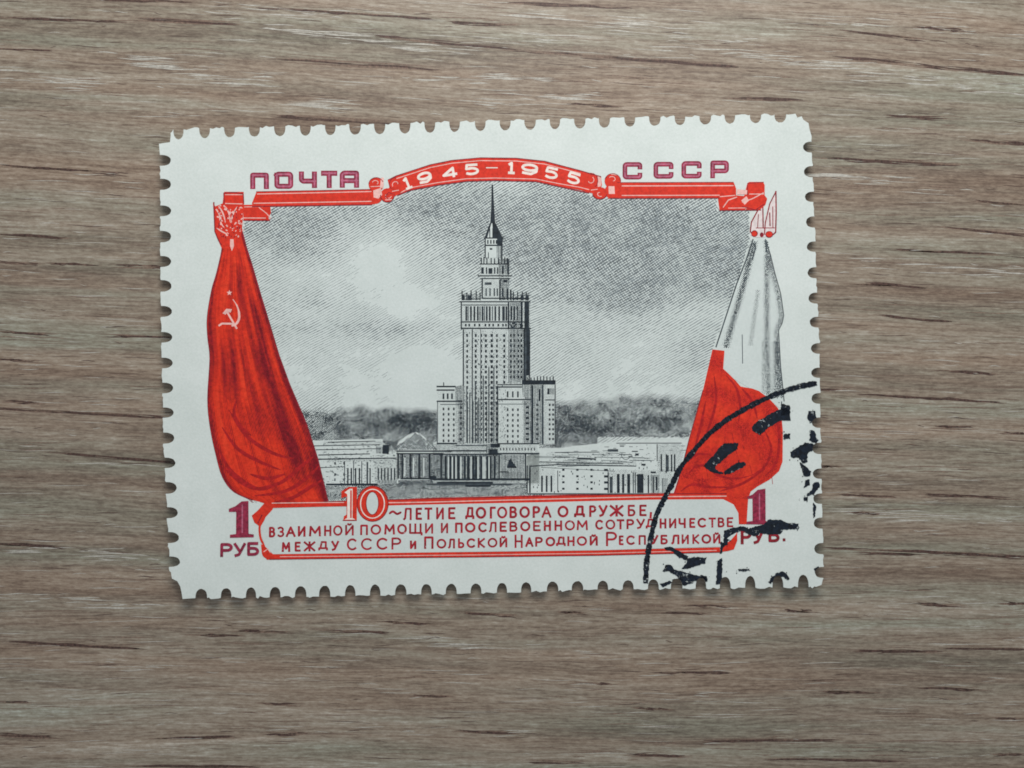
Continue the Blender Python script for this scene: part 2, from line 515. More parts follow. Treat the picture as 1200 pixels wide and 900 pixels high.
raw_obj('cross_hatching', hatch(math.radians(55), 3.1, 3.0, 0.25, 1.8, lambda x, y: (sky_d(x, y)-0.30)*1.6, in_sky, BX), M_sky, 1.9, picture)

# ------------------------------------------------------------------ halftone helper, trees and ground
def halftone(box, dfn, sp=2.6, rmax=1.55, jit=0.35):
    raw = []
    nx = int((box[2]-box[0])/sp); ny = int((box[3]-box[1])/(sp*0.5))
    for j in range(ny):
        for i in range(nx):
            x = box[0]+(i+(0.5 if j % 2 else 0))*sp+rj(jit); y = box[1]+j*sp*0.5+rj(jit)
            d = dfn(x, y)*random.uniform(0.7, 1.25)
            if d > 0.05:
                r = min(1.15, math.sqrt(max(0, d)))*rmax*0.72
                a = random.random()
                raw.append([(x+r*math.cos(a+k*math.pi/2.5), y+r*math.sin(a+k*math.pi/2.5)) for k in range(5)])
    return raw
def trees_d(x, y):
    if x < flag_right(y)-3 or x > pole_left(y): return 0
    n = noise.noise(Vector((x/14, y/9, 8)))*0.35+noise.noise(Vector((x/5, y/5, 3)))*0.25
    if x < 545:
        top = 478+6*noise.noise(Vector((x/18, 0, 0)))-4*gs(x, 0, 430, 0, 50, 1)
        if y < top or y > 523: return 0
        e = min(1, (y-top)/7)
        d = 0.56+n+0.6*gs(x, y, 485, 495, 26, 13)+0.2*gs(x, y, 430, 500, 40, 9)-0.25*gs(x, y, 487, 517, 22, 9)
        return d*e
    if x > 620:
        top = 468+5*noise.noise(Vector((x/16, 3, 0)))-8*gs(x, 0, 760, 0, 60, 1)
        bot = 512+10*(1 if x < 700 else 0)+(4 if x < 670 else 0)
        if y < top or y > bot: return 0
        e = min(1, (y-top)/8)
        d = 0.54+n+0.4*gs(x, y, 690, 503, 45, 9)+0.3*gs(x, y, 770, 495, 30, 8)+0.25*gs(x, y, 665, 490, 20, 14)
        return d*e
    return 0
raw_obj('tree_stippling', halftone((335, 455, 835, 526), trees_d), M_grey, 2.6, picture, label='grey stippled trees along the horizon')
raw_obj('dark_foliage', halftone((335, 455, 835, 526), lambda x, y: trees_d(x, y)-0.34, 2.8), M_black, 3.0, picture)
def ground_d(x, y):
    if x < flag_right(y)-2 or y > 588 or x > 640: return 0
    return 0.62+0.4*noise.noise(Vector((x/16, y/3, 1)))+0.25*gs(x, y, 480, 567, 60, 5)
raw_obj('ground_stippling', halftone((372, 561, 640, 590), ground_d), M_grey, 2.6, picture)

# ------------------------------------------------------------------ buildings
class Inks:
    def __init__(s): s.w, s.g, s.k = [], [], []   # paper, grey, black
lit, gry, blk = [], [], []
def RL(*a): lit.append(rect(*a))
def RG(*a): gry.append(rect(*a))
def RB(*a): blk.append(rect(*a))
# tower silhouettes
tower_fill = [
 [(576.2, 217), (578, 217), (579.3, 250), (582, 268), (588.5, 279), (588.5, 303), (568, 303), (568, 279), (573, 268), (575, 250)],
 rect(563.5, 301, 596, 326), [(565, 325), (595, 325), (598, 345), (600, 353), (565, 353)], rect(540, 350, 620.5, 386), rect(543, 385, 621, 523),
 rect(512.5, 452, 545, 520), rect(582.5, 450, 624, 523), rect(621, 446, 651, 520), rect(508, 518, 632, 566), rect(465, 527, 512, 562)]
# spire
spire = [(576.3, 217), (577.8, 217), (579.2, 250), (581.5, 264), (588, 279), (568.5, 279), (573.5, 268), (575.4, 250)]
blk.append([(576.2, 217), (577.9, 217), (579.2, 246), (580.5, 262), (574.4, 262), (575.5, 246)])
blk.append([(577, 262), (581, 262), (589, 279), (578, 279)]); blk.append([(574, 262), (576, 262), (571, 279), (568, 279)])
for x in (573.5, 577): RB(x, 268, x+1.1, 279)
# lantern
RB(567, 278.6, 590, 280); RB(568, 287, 589, 288.6); RB(568, 280, 569.4, 303); RB(587, 280, 589, 303); RB(582.5, 280, 587, 287)
for x in (571, 574.5, 578, 581): RB(x, 281.5, x+1.6, 286)
RG(582, 288, 587, 303); RB(574, 291, 577, 293); RG(572, 296, 573, 303)
# second tier
for x in (563.5, 566.5, 570, 575, 579, 583.5, 587.5, 591, 594): RB(x, 302+rj(1), x+1.3, 310)
RB(563, 309, 596.5, 310.3); RB(564, 313.5, 567, 321); RB(569.5, 313.5, 571, 321); RB(572.5, 314.5, 577, 321); RB(579, 313.5, 580.5, 321); RB(582.5, 313.5, 584, 321)
RG(584.5, 304, 596.5, 322); RB(594.5, 304, 596.5, 322); RB(588, 312, 590, 321)
RB(560, 322.7, 600, 324.1); RB(563, 326, 598, 327.2)
# third tier
RB(564.5, 327, 566, 350); RG(586, 327, 597, 352); RB(585, 328, 586.5, 352); RB(590, 328, 594.5, 331); RB(594, 338, 596, 352); RG(568, 331, 576, 334)
for x in (569, 573.5, 578.5, 582): RG(x, 338, x+1.6, 347)
RB(597.5, 340, 599.5, 352); RB(588.5, 338, 590, 348)
# crown
for x in (541, 546.5, 551.5, 557.5, 562, 601, 606, 611.5, 616): RB(x, 342+rj(1.5), x+1.3, 352)
for x in (542, 549, 611, 617): RB(x-0.8, 346, x+2.6, 352)
RB(538.5, 353, 621.5, 354.4); RB(541, 350, 563, 351.2); RB(565, 349, 600, 350.4); RB(600, 349, 620, 351)
RB(540, 357, 596, 358); RB(540, 354, 541.4, 386)
for x in (545.5, 551, 555, 559, 564.5, 569.5, 573, 579.5, 584, 588.5, 592.5): RB(x, 359, x+2.0, 376)
for x in (548, 562, 567, 576.5, 590.5): RG(x, 359, x+1.2, 376)
RG(596, 355, 610, 385); RB(595, 354, 596.4, 386); RB(610, 354, 612.5, 386); RB(614.5, 354, 620, 386)
for x in (598.5, 602, 606): RB(x, 359, x+1.4, 375)
RB(540, 376.6, 620, 378); RB(541, 384, 622, 385.6)
for x in (545, 549, 555.5, 561, 568, 572.5, 577, 583, 588.5, 592): RB(x, 379.5, x+1.9, 382.6)
for i in range(22): RB(*(lambda x, y: (x, y, x+1.3, y+1.6))(random.uniform(597, 612), random.uniform(378, 384)))
# main shaft
RB(542.4, 386, 543.8, 452); RB(552.9, 386, 554.2, 480); RB(620, 386, 621.2, 446); RG(563, 386, 563.8, 520)
RG(595.5, 386, 614, 450); RB(613.5, 386, 615, 446); RB(616.8, 386, 620, 440); RG(615, 386, 617, 446)
for r in range(22):
    y = 391.5+r*6.1
    if y > 516: break
    for x, ww in ((546.8, 1.5), (556.6, 1.9), (563.6, 1.2), (568.6, 1.8), (575, 2.5), (581.5, 1.6), (590, 1.9)):
        if x > 582 and y > 449: continue
        RB(x+rj(.25)-.2, y+rj(.25), x+ww+.2, y+3.3)
    if y < 446:
        for x in (597.8, 602, 606.5, 610): RB(x, y, x+1.8, y+3)
for x, y0, y1 in ((552.9, 455, 519), (556.5, 448, 519), (565.8, 440, 519), (572.3, 430, 519), (578.2, 430, 519), (550, 460, 519), (546.5, 455, 519), (560.5, 468, 519)): RG(x, y0, x+1.3, y1)
for x in (547.5, 554, 559, 570, 576, 581): RB(x, 470, x+1.0, 519)
# left wing
RB(511.8, 452, 534, 453.8); RB(511.8, 456.2, 533, 457.8); RB(512, 469.3, 542, 470.9); RG(516, 473.4, 542, 474.2); RB(519.6, 448, 520.6, 453)
for x in (518.8, 523.8, 528.8): RB(x, 461, x+2, 467.5)
gry.append([(534, 453), (545, 450), (545, 520), (537, 520), (537, 470), (534, 470)])
for r in range(7):
    for x in (519, 525, 531): RB(x, 477.6+r*6.2, x+1.9, 480.6+r*6.2)
    RB(539, 476+r*6.2, 541, 479+r*6.2)
RG(512.5, 470, 513.3, 519)
# right front wing
RB(582.5, 450.2, 612, 451.4); RB(582.5, 452.6, 612, 454.2); RB(582.6, 452, 584, 520); RB(584, 467.4, 622, 468.8); RG(584, 473, 618, 473.8)
for x in (594, 600, 606): RB(x, 458.5, x+1.8, 465.5)
gry.append([(612, 448), (624, 447), (624, 520), (613, 520), (613, 470), (616, 468), (612, 460)])
for r in range(7):
    for x in (594, 600, 606): RB(x, 478.5+r*6.2, x+1.9, 481.5+r*6.2)
    RB(616, 476+r*6.2, 620, 478.5+r*6.2)
# right back wing
RB(612, 445.5, 651, 450.6)
for i in range(9): RB(618+i*3.7, 441.5+rj(1), 619.2+i*3.7, 446)
RG(622, 451, 638, 520); RB(623, 452, 625, 520); RB(631, 456, 633, 470); RG(641, 455, 649, 462); RB(642, 455, 644, 462); RB(639, 468, 651, 469.2); RB(649.8, 451, 651, 520); RG(634.8, 451, 636.4, 520)
for r in range(8):
    for x in (628.5, 643, 647): RB(x, 473+r*5.7, x+2.1, 475.6+r*5.7)
# base block and portico
RB(512, 518.6, 536, 520.4); RB(584, 519, 632, 520.4); RG(535, 521.2, 570, 522.4); RB(524, 527.2, 571, 528.8); RB(508, 531.4, 588, 532.8)
gry.append(rect(570, 520, 584, 534)); RB(575, 519.5, 586, 524); RB(573, 526, 583, 533)
RB(583, 530.4, 632, 532.2)
for i in range(12): RB(586+i*3.6, 524.5, 587.2+i*3.6, 527.5)
RG(519, 533, 584, 562); 
for x in (521.5, 527, 531, 536, 543.5, 548, 553.5, 556.8, 562.5, 570, 574, 578.5): RB(x, 534, x+2.4, 561)
for x in (525, 529.6, 533.8, 539.4, 551.4, 559.6, 565.5, 567.5, 572.4): RL(x, 535, x+1.5, 560.5)
gry.append(rect(585, 533, 614.5, 562)); RB(584, 533, 585.6, 560); RB(614.8, 532, 616.6, 563)
blk.append([(594, 548), (596, 540), (598, 536.5), (600, 540), (603, 544), (606, 548)]); RB(586, 552, 596, 553.2); RG(590, 553, 612, 558)
RB(508, 560, 620, 562.5); RB(512, 564, 578, 566.6); RB(545, 568, 575, 570)
RG(500, 566, 600, 568)
# theatre block on the left
RB(465, 527.5, 530, 529.2); RB(465, 530.5, 520, 532)
gry.append(rect(467, 532, 519, 560))
for x in (466, 470.5, 480.5, 491, 503, 516): RB(x, 532, x+2, 560)
RL(474, 536, 475.5, 558); RL(484, 536, 485.5, 558); RL(496, 536, 497.5, 558)
RB(470, 559.5, 504, 561.2); RB(504, 557.5, 512, 562)
pediment = [(461, 528), (468, 517), (477, 510), (488, 506), (497, 511), (509, 524), (512, 528)]
# low wing, left
low_l = [(366, 516), (449, 514), (449, 519), (467, 527), (467, 566), (382, 569), (378, 540)]
for y0, y1, xa, xb in ((521, 521.8, 369, 446), (525.6, 526.4, 371, 447), (531.6, 532.6, 374, 434), (536.4, 537.6, 374, 465), (516.8, 517.6, 385, 440), (546.6, 547.3, 374, 405)):
    blk.append([(xa, y0+.6), (xb, y0-.6), (xb, y1-.6), (xa, y1+.8)])
RB(449, 521, 456, 531.5); RG(456, 517, 466, 528); RG(441, 523, 449, 531)
for x in (407.5, 411.5, 416.5, 421): RB(x, 548, x+1.7, 567)
for x in (404, 414.5, 424): RG(x, 540, x+1.0, 567)
for x in (392.5, 403): RB(x, 541, x+1.8, 544); RB(x, 554, x+1.8, 557); RG(x, 560, x+1.6, 563)
RG(430, 541, 432, 566); RB(433.5, 548, 435, 566)
for i in range(6): RB(443+i*3.8, 548, 444.6+i*3.8, 562)
RB(383, 566, 443, 568.2); RG(443, 562, 466, 566)
# low wing, right
low_r = [(617, 534), (636, 528), (668, 523), (722, 517), (790, 512), (806, 515), (799, 545), (789, 579), (617, 579)]
for xa, ya, xb, yb, t in ((650, 529.5, 702, 529, .8), (648, 534.8, 668, 535.4, .9), (676, 536.2, 698, 537, 1.4), (632, 540.4, 730, 542.4, .9), (655, 543.6, 745, 545.2, 1.1), (712, 545, 742, 545, 1.0), (722, 518.6, 798, 518.4, .9), (725, 532, 740, 532, .8), (620, 545.4, 655, 543.4, 1.2), (634, 547, 720, 551.5, .5)):
    blk.append([(xa, ya), (xb, yb), (xb, yb+t), (xa, ya+t)])
blk += [rect(726, 522, 731, 523), rect(740, 528, 747, 529.2), rect(744, 531, 748, 533.5), rect(736, 534, 741, 535)]
for c in stroke(ell(733, 533, 5, 5, 10, 0.4, 3.6), 0.7): gry.append(c)
RB(617, 545, 618.4, 577); RB(620, 547, 621.8, 577)
for x in (634, 639.5, 645): RB(x, 557, x+2.0, 576)
RB(653, 551, 653.9, 576)
for x in (658.6, 675, 691.5):
    for y in (549, 556.5, 563.5, 571): RB(x, y, x+2.8, y+2.3)
for y in (549, 556.5, 563.5, 571): RB(707.5, y, 712, y+2.6)
RB(711.6, 553, 713, 577); RG(714, 558, 717.6, 577)
for x, ww in ((722.5, 3.2), (728.5, 2.6), (734.5, 3.4), (746, 7.5)): RB(x, 555, x+ww, 577)
for x in (741, 743.4): RG(x, 553, x+1.2, 577)
RB(758.4, 556, 760, 577); RB(762, 552, 768, 554); RG(762, 556, 772, 577); RB(764, 558, 765.5, 577); RB(768, 558, 770, 574); RG(775, 560, 782, 577)
for x in (773.5, 779.5, 785.5, 789): RB(x, 532, x+1.7, 552)
RG(780, 533, 783, 552); RB(769, 520, 770, 540); RB(751, 543, 756, 545); RG(712, 526, 724, 529)
RG(617, 577.4, 790, 578.8)
for i in range(60): x = random.uniform(619, 785); y = random.uniform(546, 576); RG(x, y, x+1.0, y+random.uniform(.8, 2.4))
for i in range(26):
    x = random.uniform(622, 745); y = random.uniform(530, 546)
    gry.append([(x, y), (x+random.uniform(10, 34), y+.5), (x+random.uniform(10, 34), y+1.0), (x, y+.6)])
for i in range(30):
    x = random.uniform(640, 800); y = random.uniform(516, 530)
    if y > 534-(x-617)*.13: gry.append(rect(x, y, x+random.uniform(1, 8), y+.6))
tower = ink_obj('tower', [tower_fill], M_knock, 3.6, stamp, label='pale engraved tower with stepped crown and thin spire')
lowl = ink_obj('low_wing', [[low_l]], M_knock, 3.6, stamp)
lowr = ink_obj('low_wing', [[low_r]], M_knock, 3.6, stamp)
hall = ink_obj('pediment', [[pediment]], M_knock, 4.0, stamp)
# grey faces are made of fine upright engraver's lines
def grey_lines(polys):
    raw = []
    for p in polys:
        xs = [q[0] for q in p]; ys = [q[1] for q in p]
        if max(xs)-min(xs) < 4 or max(ys)-min(ys) < 4: raw.append(p); continue
        x = min(xs)+0.6
        def span(x):
            r = []
            for i in range(len(p)):
                a, b = p[i], p[(i+1) % len(p)]
                if (a[0]-x)*(b[0]-x) < 0: r.append(a[1]+(b[1]-a[1])*(x-a[0])/(b[0]-a[0]))
            r.sort(); return r
        while x < max(xs):
            s = span(x)
            for a, b in zip(s[::2], s[1::2]):
                y = a
                while y < b-1:
                    y2 = min(b, y+random.uniform(4, 12)); hw = random.uniform(0.28, 0.52)
                    raw.append([(x-hw, y), (x+hw, y), (x+hw, y2), (x-hw, y2)]); y = y2+random.uniform(0, .8)
            x += 1.75
    return raw
def split(polys, test): return [p for p in polys if test(sum(q[0] for q in p)/len(p))]
mid = lambda c: 466 <= c <= 616.9 or False
lft = lambda c: c < 466
rgt = lambda c: c > 652
def midt(c): return not lft(c) and not rgt(c)
def is_r(p):
    cx = sum(q[0] for q in p)/len(p); cy = sum(q[1] for q in p)/len(p)
    return cx > 652 or (cx > 616 and cy > 534)
for nm, test, par in (('engraved', lambda p: not lft(p[0][0]) and not is_r(p), tower), ('engraved', lambda p: lft(p[0][0]), lowl), ('engraved', is_r, lowr)):
    g = [p for p in gry if test(p)]; b = [p for p in blk if test(p)]; l = [p for p in lit if test(p)]
    raw_obj('shading', grey_lines(g), M_grey, 4.6, par)
    ink_obj('outline', [b], M_black, 5.0, par, 'stuff')
    if l: ink_obj('column', [l], M_knock, 5.6, par, 'stuff')
raw_obj('shading', halftone((460, 502, 514, 528), lambda x, y: 0.95 if y > 506+abs(x-488)*0.75 else 0, 3.0), M_grey, 4.5, hall)
TONES = [(596,354,621,386,.4),(540,354,596,377,.2),(563,302,596,352,.22),(585,302,597,352,.35),(540,377,596,385,.18),(541,344,563,352,.4),(598,344,620,353,.5),
 (543,386,553,520,.22),(553,386,595,450,.22),(553,450,583,520,.34),(596,386,621,447,.42),(613,386,621,446,.4),(534,452,545,520,.45),(513,458,534,519,.12),(584,455,612,519,.12),
 (612,447,640,520,.34),(640,451,651,520,.2),(508,520,585,534,.5),(467,532,520,561,.8),(520,533,585,562,.8),(585,520,630,533,.25),(585,533,615,562,.32),(468,562,617,568,.6),
 (385,536,465,541,.3),(440,541,466,566,.25),(449,516,466,530,.35),(380,517,449,522,.22),(640,529,730,534,.12),(712,550,786,577,.26),(770,520,800,552,.3),(617,545,650,577,.16),(632,540,745,545,.22)]
def tone_d(x, y):
    d = 0
    for a, b, c, e, v in TONES:
        if a < x < c and b < y < e: d += v
    if d and (x < flag_right(y)+3 or x > pole_left(y)-2): return 0
    return d*(1+.7*noise.noise(Vector((x/5, y/7, 4)))) if d else 0
raw_obj('toning', halftone((376, 300, 802, 569), tone_d, 2.0, 1.0, .3), M_grey, 4.45, tower)
# dome spire in the trees and texture flecks on the facades
fl = []
for i in range(520):
    x = random.uniform(544, 595); y = random.uniform(388, 518); s = random.uniform(.4, .9)
    fl.append(rect(x, y, x+s, y+s*random.uniform(.6, 2.5)))
for i in range(420):
    x = random.uniform(378, 465); y = random.uniform(517, 566); s = random.uniform(.4, 1.0)
    if x > flag_right(y)+3: fl.append(rect(x, y, x+s*random.uniform(1, 3), y+s*.7))
for i in range(170):
    x = random.uniform(640, 775); y = random.uniform(530, 546); s = random.uniform(.4, .9)
    fl.append(rect(x, y, x+s*random.uniform(1, 3), y+s*.7))
raw_obj('flecks', fl, M_grey, 4.3, tower)

# ------------------------------------------------------------------ left flag
FL = [(262, 262), (280, 261), (293, 262), (320, 256), (340, 250.5), (372, 246), (395, 246), (420, 248), (467, 245.5), (500, 249), (533, 256), (560, 264), (577, 277), (586, 297)]
def flag_left(y): return interp(FL, y)
Lp = smooth([(261, 281), (262, 293), (256, 320), (250, 341), (245, 372), (245.5, 395), (248, 420), (245.5, 467), (248.5, 500), (255.5, 533), (263, 558), (276, 575), (298, 585)], 4)
Rp = [(283, 262), (290, 290), (296, 309), (307, 347), (317, 380), (328, 417), (340, 450), (360, 497), (373, 537), (385, 586)]
flag1 = [(261, 262)]+Lp+[(306, 587), (318, 591), (387, 591)]+Rp[::-1]
flagL = ink_obj('red_flag', [[flag1]], M_red2, 4.2, stamp, label='draped plain red flag with a pale hammer and sickle')
def bound(y):
    return flag_left(y), interp([(x[1], x[0]) for x in Rp], y)
def fold_d(u, y):
    d = 0.0
    d += 0.75*math.exp(-((u-0.02)/0.045)**2)+0.85*math.exp(-((u-0.985)/0.05)**2)
    t = (y-290)/300
    for c, wdt, a, y0, y1 in ((0.66, .09, .75, 290, 450), (0.80, .05, .8, 330, 580), (0.50, .05, .45, 400, 520), (0.32, .08, .45, 380, 480), (0.44, .07, .6, 470, 520), (0.62, .09, .7, 450, 540), (0.18, .05, .35, 330, 520), (0.9, .05, .5, 430, 585), (0.72, .05, .4, 400, 520), (.55,.06,.4,300,360)):
        m = max(0, min(1, (y-y0)/35))*max(0, min(1, (y1-y)/35))
        d += a*m*math.exp(-((u-c-0.03*math.sin(y/31+c*9))/wdt)**2)
    d += 0.55*noise.noise(Vector((u*7, y/55, 0.5)))+0.35*noise.noise(Vector((u*18, y/40, 4.5)))+0.45*noise.noise(Vector((u*34, y/60, 7.5)))+0.08
    return d*0.85
raw = []
for i in range(64):
    u = (i+.5)/64; y = 268
    prev = None
    while y < 590:
        a, b = bound(y)
        if b-a < 2: y += 4; continue
        x = a+(b-a)*u
        lim = (b-a)/64*1.15
        dd = fold_d(u, y)*random.uniform(.75, 1.2)
        cur = (x, y, max(0, min(1, dd))*lim) if dd > .08 else None
        if cur and x < 296 and y > 584: cur = None
        if cur and prev:
            raw.append([(prev[0]-prev[2]/2, prev[1]), (prev[0]+prev[2]/2, prev[1]), (cur[0]+cur[2]/2, cur[1]), (cur[0]-cur[2]/2, cur[1])])
        prev = cur; y += 4
raw_obj('fold_shading', raw, M_fold, 4.8, flagL)
raw = []
for i in range(60):
    u = (i+.5)/60; y = 300; prev = None
    while y < 586:
        a, b = bound(y); x = a+(b-a)*u
        dd = (0.12-fold_d(u, y))*2.2*random.uniform(.6, 1.3)
        cur = (x, y, max(0, min(1, dd))*(b-a)/60*1.1) if dd > .08 and not (x < 300 and y > 578) else None
        if cur and prev:
            raw.append([(prev[0]-prev[2]/2, prev[1]), (prev[0]+prev[2]/2, prev[1]), (cur[0]+cur[2]/2, cur[1]), (cur[0]-cur[2]/2, cur[1])])
        prev = cur; y += 4
raw_obj('fold_highlight', raw, M_bright, 4.5, flagL)
def taper_set(paths, wd):
    out = []
    for pts in paths:
        s = smooth(pts, 5); n = len(s)
        W = [wd*math.sin(math.pi*(i+.6)/(n+.2))**.8+.1 for i in range(n)]
        out += stroke(s, W)
    return out
folds = taper_set([[(262, 500), (280, 525), (305, 540), (330, 550)], [(270, 480), (290, 510), (320, 530), (345, 537)], [(300, 572), (330, 565), (355, 545), (368, 535)],
  [(300, 580), (335, 575), (360, 560), (375, 545)], [(262, 545), (285, 565), (310, 572), (340, 560)], [(322, 588), (345, 582), (365, 570), (378, 562)],
  [(256, 520), (270, 548), (290, 565), (306, 572)], [(278, 470), (276, 485), (284, 500), (296, 510)], [(295, 555), (315, 560), (335, 555)]], 4.2)
ink_obj('fold_line', [folds], M_fold2, 4.95, flagL)
edge = stroke(Lp, 1.1)+stroke(Rp, 1.6)
ink_obj('flag_edge', [edge], M_dred, 5.4, flagL)
# hammer and sickle
em = []
em += stroke(smooth([(274.5, 351), (279, 358), (281.5, 366), (281.5, 374), (278, 380), (273, 382)], 4), [1.0]*4+[1.8]*4+[2.6]*4+[2.8]*4+[2.4]*4+[1.2])
em += stroke([(258, 382), (262, 379.3), (273, 379.5), (276, 380)], 2.2)
em += stroke([(268, 366), (272, 373), (279, 385)], 2.2, cap=.5)
em += [[(262.5, 367.5), (267, 362), (273.5, 362.5), (272, 366.5), (268.5, 366), (266, 369)]]
star = [(270.5+(3.4 if k % 2 == 0 else 1.5)*math.sin(k*math.pi/5), 343.5-(3.4 if k % 2 == 0 else 1.5)*math.cos(k*math.pi/5)) for k in range(10)]
em += [star]
ink_obj('emblem', [em], M_light, 6.0, flagL, label='pale hammer and sickle under a small star')

# left finial: spear head with oak-like ornament
fin = [[(252, 238), (254.5, 243), (263, 239.5), (265, 226), (287.5, 226), (287.5, 241), (286, 262), (284, 282), (283, 292), (262, 292), (257, 281), (254, 272), (253, 260)]]
ink_obj('flag_finial', [fin], M_red, 5.6, flagL)
sp = []
for i in range(60):
    x = random.uniform(256, 286); y = random.uniform(241, 279)
    if x < 257+max(0, (y-262))*.5: continue
    a = random.uniform(-1.2, -.2) if x < 270 else random.uniform(.2, 1.2)
    l = random.uniform(1.2, 3.2)
    sp += stroke([(x, y), (x+l*math.sin(a), y-l*abs(math.cos(a)))], random.uniform(.9, 1.8))
sp += taper_set([[(255, 246), (259, 252), (261, 262), (265, 268)], [(258, 242), (263, 250), (266, 260)], [(266, 243), (270, 250), (272, 262)], [(280, 243), (275, 252), (273, 262)], [(256, 268), (262, 272), (268, 275)]], 1.7)
sp += [[(271.5, 281), (275.5, 281), (276, 289), (273.5, 295), (271.5, 289)]]
sp += stroke([(266, 229.3), (286, 229.3)], .9)+stroke([(266, 239.5), (286, 240)], 1.0)
ink_obj('finial_highlight', [sp], M_light, 6.3, flagL)
fd = stroke([(253, 238), (253.4, 255), (254, 272), (258, 282), (261.5, 288)], 1.2)+stroke([(265, 240), (264.5, 227.5), (276, 226.6), (287, 228.5), (287.5, 240)], 1.1)
for i in range(34):
    x = random.uniform(257, 285); y = random.uniform(243, 279)
    fd += stroke([(x, y), (x+rj(1.5), y+random.uniform(1, 3))], random.uniform(.7, 1.2))
ink_obj('finial_outline', [fd], M_dred, 6.7, flagL)

# ------------------------------------------------------------------ right flag
wf = [(880, 280), (896, 279), (901, 297), (906, 322), (912, 345), (916, 372), (914, 380), (910, 388), (913, 430), (917, 472), (912, 478), (900, 468), (845, 436), (833, 411), (837, 405)]
flagR = ink_obj('white_flag', [[wf]], M_knock, 4.2, stamp, label='draped white over red flag, partly under the postmark')
rf = [(834, 409.5), (848, 411), (846.5, 432), (853, 438), (861, 446), (867, 453), (880, 455), (888, 458), (900, 467), (910, 478), (914, 488), (915.5, 505), (915, 540), (911, 551), (900, 561), (886, 569), (878, 575), (875, 584), (874, 598), (873, 613), (864, 613), (862, 597), (853, 587), (848, 582), (790, 583), (788, 579), (799, 545), (808, 510), (823, 457)]
redh = ink_obj('red_half', [[rf]], M_red, 4.8, flagR)
folr = taper_set([[(803, 560), (812, 548), (826, 545), (840, 556), (860, 560), (880, 556)], [(806, 540), (816, 532), (830, 532)], [(797, 575), (810, 567), (830, 570), (860, 570)],
  [(850, 440), (862, 455), (866, 475), (864, 495)], [(836, 440), (838, 470), (830, 500), (822, 520)], [(905, 480), (911, 510), (908, 540), (895, 557)], [(868, 455), (880, 470), (886, 490)],
  [(895, 505), (902, 525), (895, 545), (880, 556)], [(826, 470), (820, 500), (812, 530)], [(842, 575), (870, 565), (895, 548)]], 3.0)
for i in range(40):
    x = random.uniform(815, 905); y = random.uniform(445, 560)
    if 823-(y-457)*.25+5 < x < 905 and y > 440+(x-840)*.6: folr += stroke([(x, y), (x+rj(3), y+random.uniform(5, 14))], random.uniform(.4, .9))
ink_obj('fold_line', [folr], M_fold2, 5.2, redh, 'stuff')
def in_poly(p, x, y):
    c = False
    for i in range(len(p)):
        a, b = p[i], p[i-1]
        if (a[1] > y) != (b[1] > y) and x < (b[0]-a[0])*(y-a[1])/(b[1]-a[1])+a[0]: c = not c
    return c
def rfd(x, y):
    if not in_poly(rf, x+1.5, y) or not in_poly(rf, x-1.5, y) or not in_poly(rf, x, y+1): return 0
    dx, dy = x-845, y-560
    r = math.hypot(dx, dy*1.1); a = math.atan2(dy, dx)
    d = 0.30*math.sin(r/6.5+1.5*a+1.2*noise.noise(Vector((x/30, y/30, 2))))+0.5*noise.noise(Vector((x/10, y/26, 9)))+.14
    return d+0.35*gs(x, y, 908, 520, 7, 45)+.35*gs(x, y, 826, 450, 4, 40)
raw_obj('fold_shading', halftone((790, 410, 918, 584), rfd, 2.3, 1.5), M_fold2, 5.05, redh)
def rbd(x, y):
    v = rfd(x, y)
    return 0 if v == 0 else (0.05-v)*1.6
raw_obj('fold_highlight', halftone((790, 410, 918, 584), rbd, 2.3, 1.6), M_bright, 4.95, redh)
ink_obj('flag_edge', [stroke([(823, 457), (808, 510), (799, 545), (790, 577)], 1.0)], M_dred, 5.5, redh)
wl = stroke([(881, 281), (873, 305), (862, 333), (850, 370), (838, 407)], 1.5)+stroke([(895, 281), (901, 299), (906.5, 322), (913, 345), (916.5, 370), (914.5, 379), (910.5, 387), (913, 430), (917, 470)], 1.1)
wl += stroke([(868.5, 392), (869, 426)], .9)+stroke([(884, 290), (880, 305)], 1.6)+stroke([(883, 286), (884, 293)], 1.6)+stroke([(895.5, 282), (896.5, 296)], 1.6)+stroke([(914, 470), (914, 482)], 1.2)
ink_obj('flag_outline', [wl], M_grey, 5.2, flagR)
def wfd(x, y):
    if not (283 < y < 466): return 0
    t = (y-285)/180
    xr = interp([(280, 897), (322, 906), (345, 912), (372, 916), (388, 910), (430, 913), (470, 917)], y)
    xl = interp([(280, 884), (330, 868), (405, 846), (466, 870)], y)
    if y > 405 and x < interp([(405, 847), (440, 854), (460, 890), (466, 905)], y): return 0
    if x > xr or x < xl-10: return 0
    d = 0
    if y < 408:
        c = interp([(285, 882), (330, 871), (405, 850)], y); d += .75*math.exp(-((x-c)/3.2)**2)
    c = interp([(285, 897), (400, 897), (466, 899)], y); d += .55*math.exp(-((x-c)/3.0)**2)*(1 if y > 300 else .4)
    d += .5*math.exp(-((x-xr+2)/2.8)**2)
    if y > 400: d += .45*math.exp(-((x-908)/4)**2)+.25*math.exp(-((x-893)/2)**2)
    if 340 < y < 405: d += .28*math.exp(-((x-interp([(340, 887), (405, 878)], y))/2.5)**2)
    return d*1.25
raw_obj('fold_shading', halftone((840, 282, 920, 468), wfd, 2.5), M_grey, 4.9, flagR)
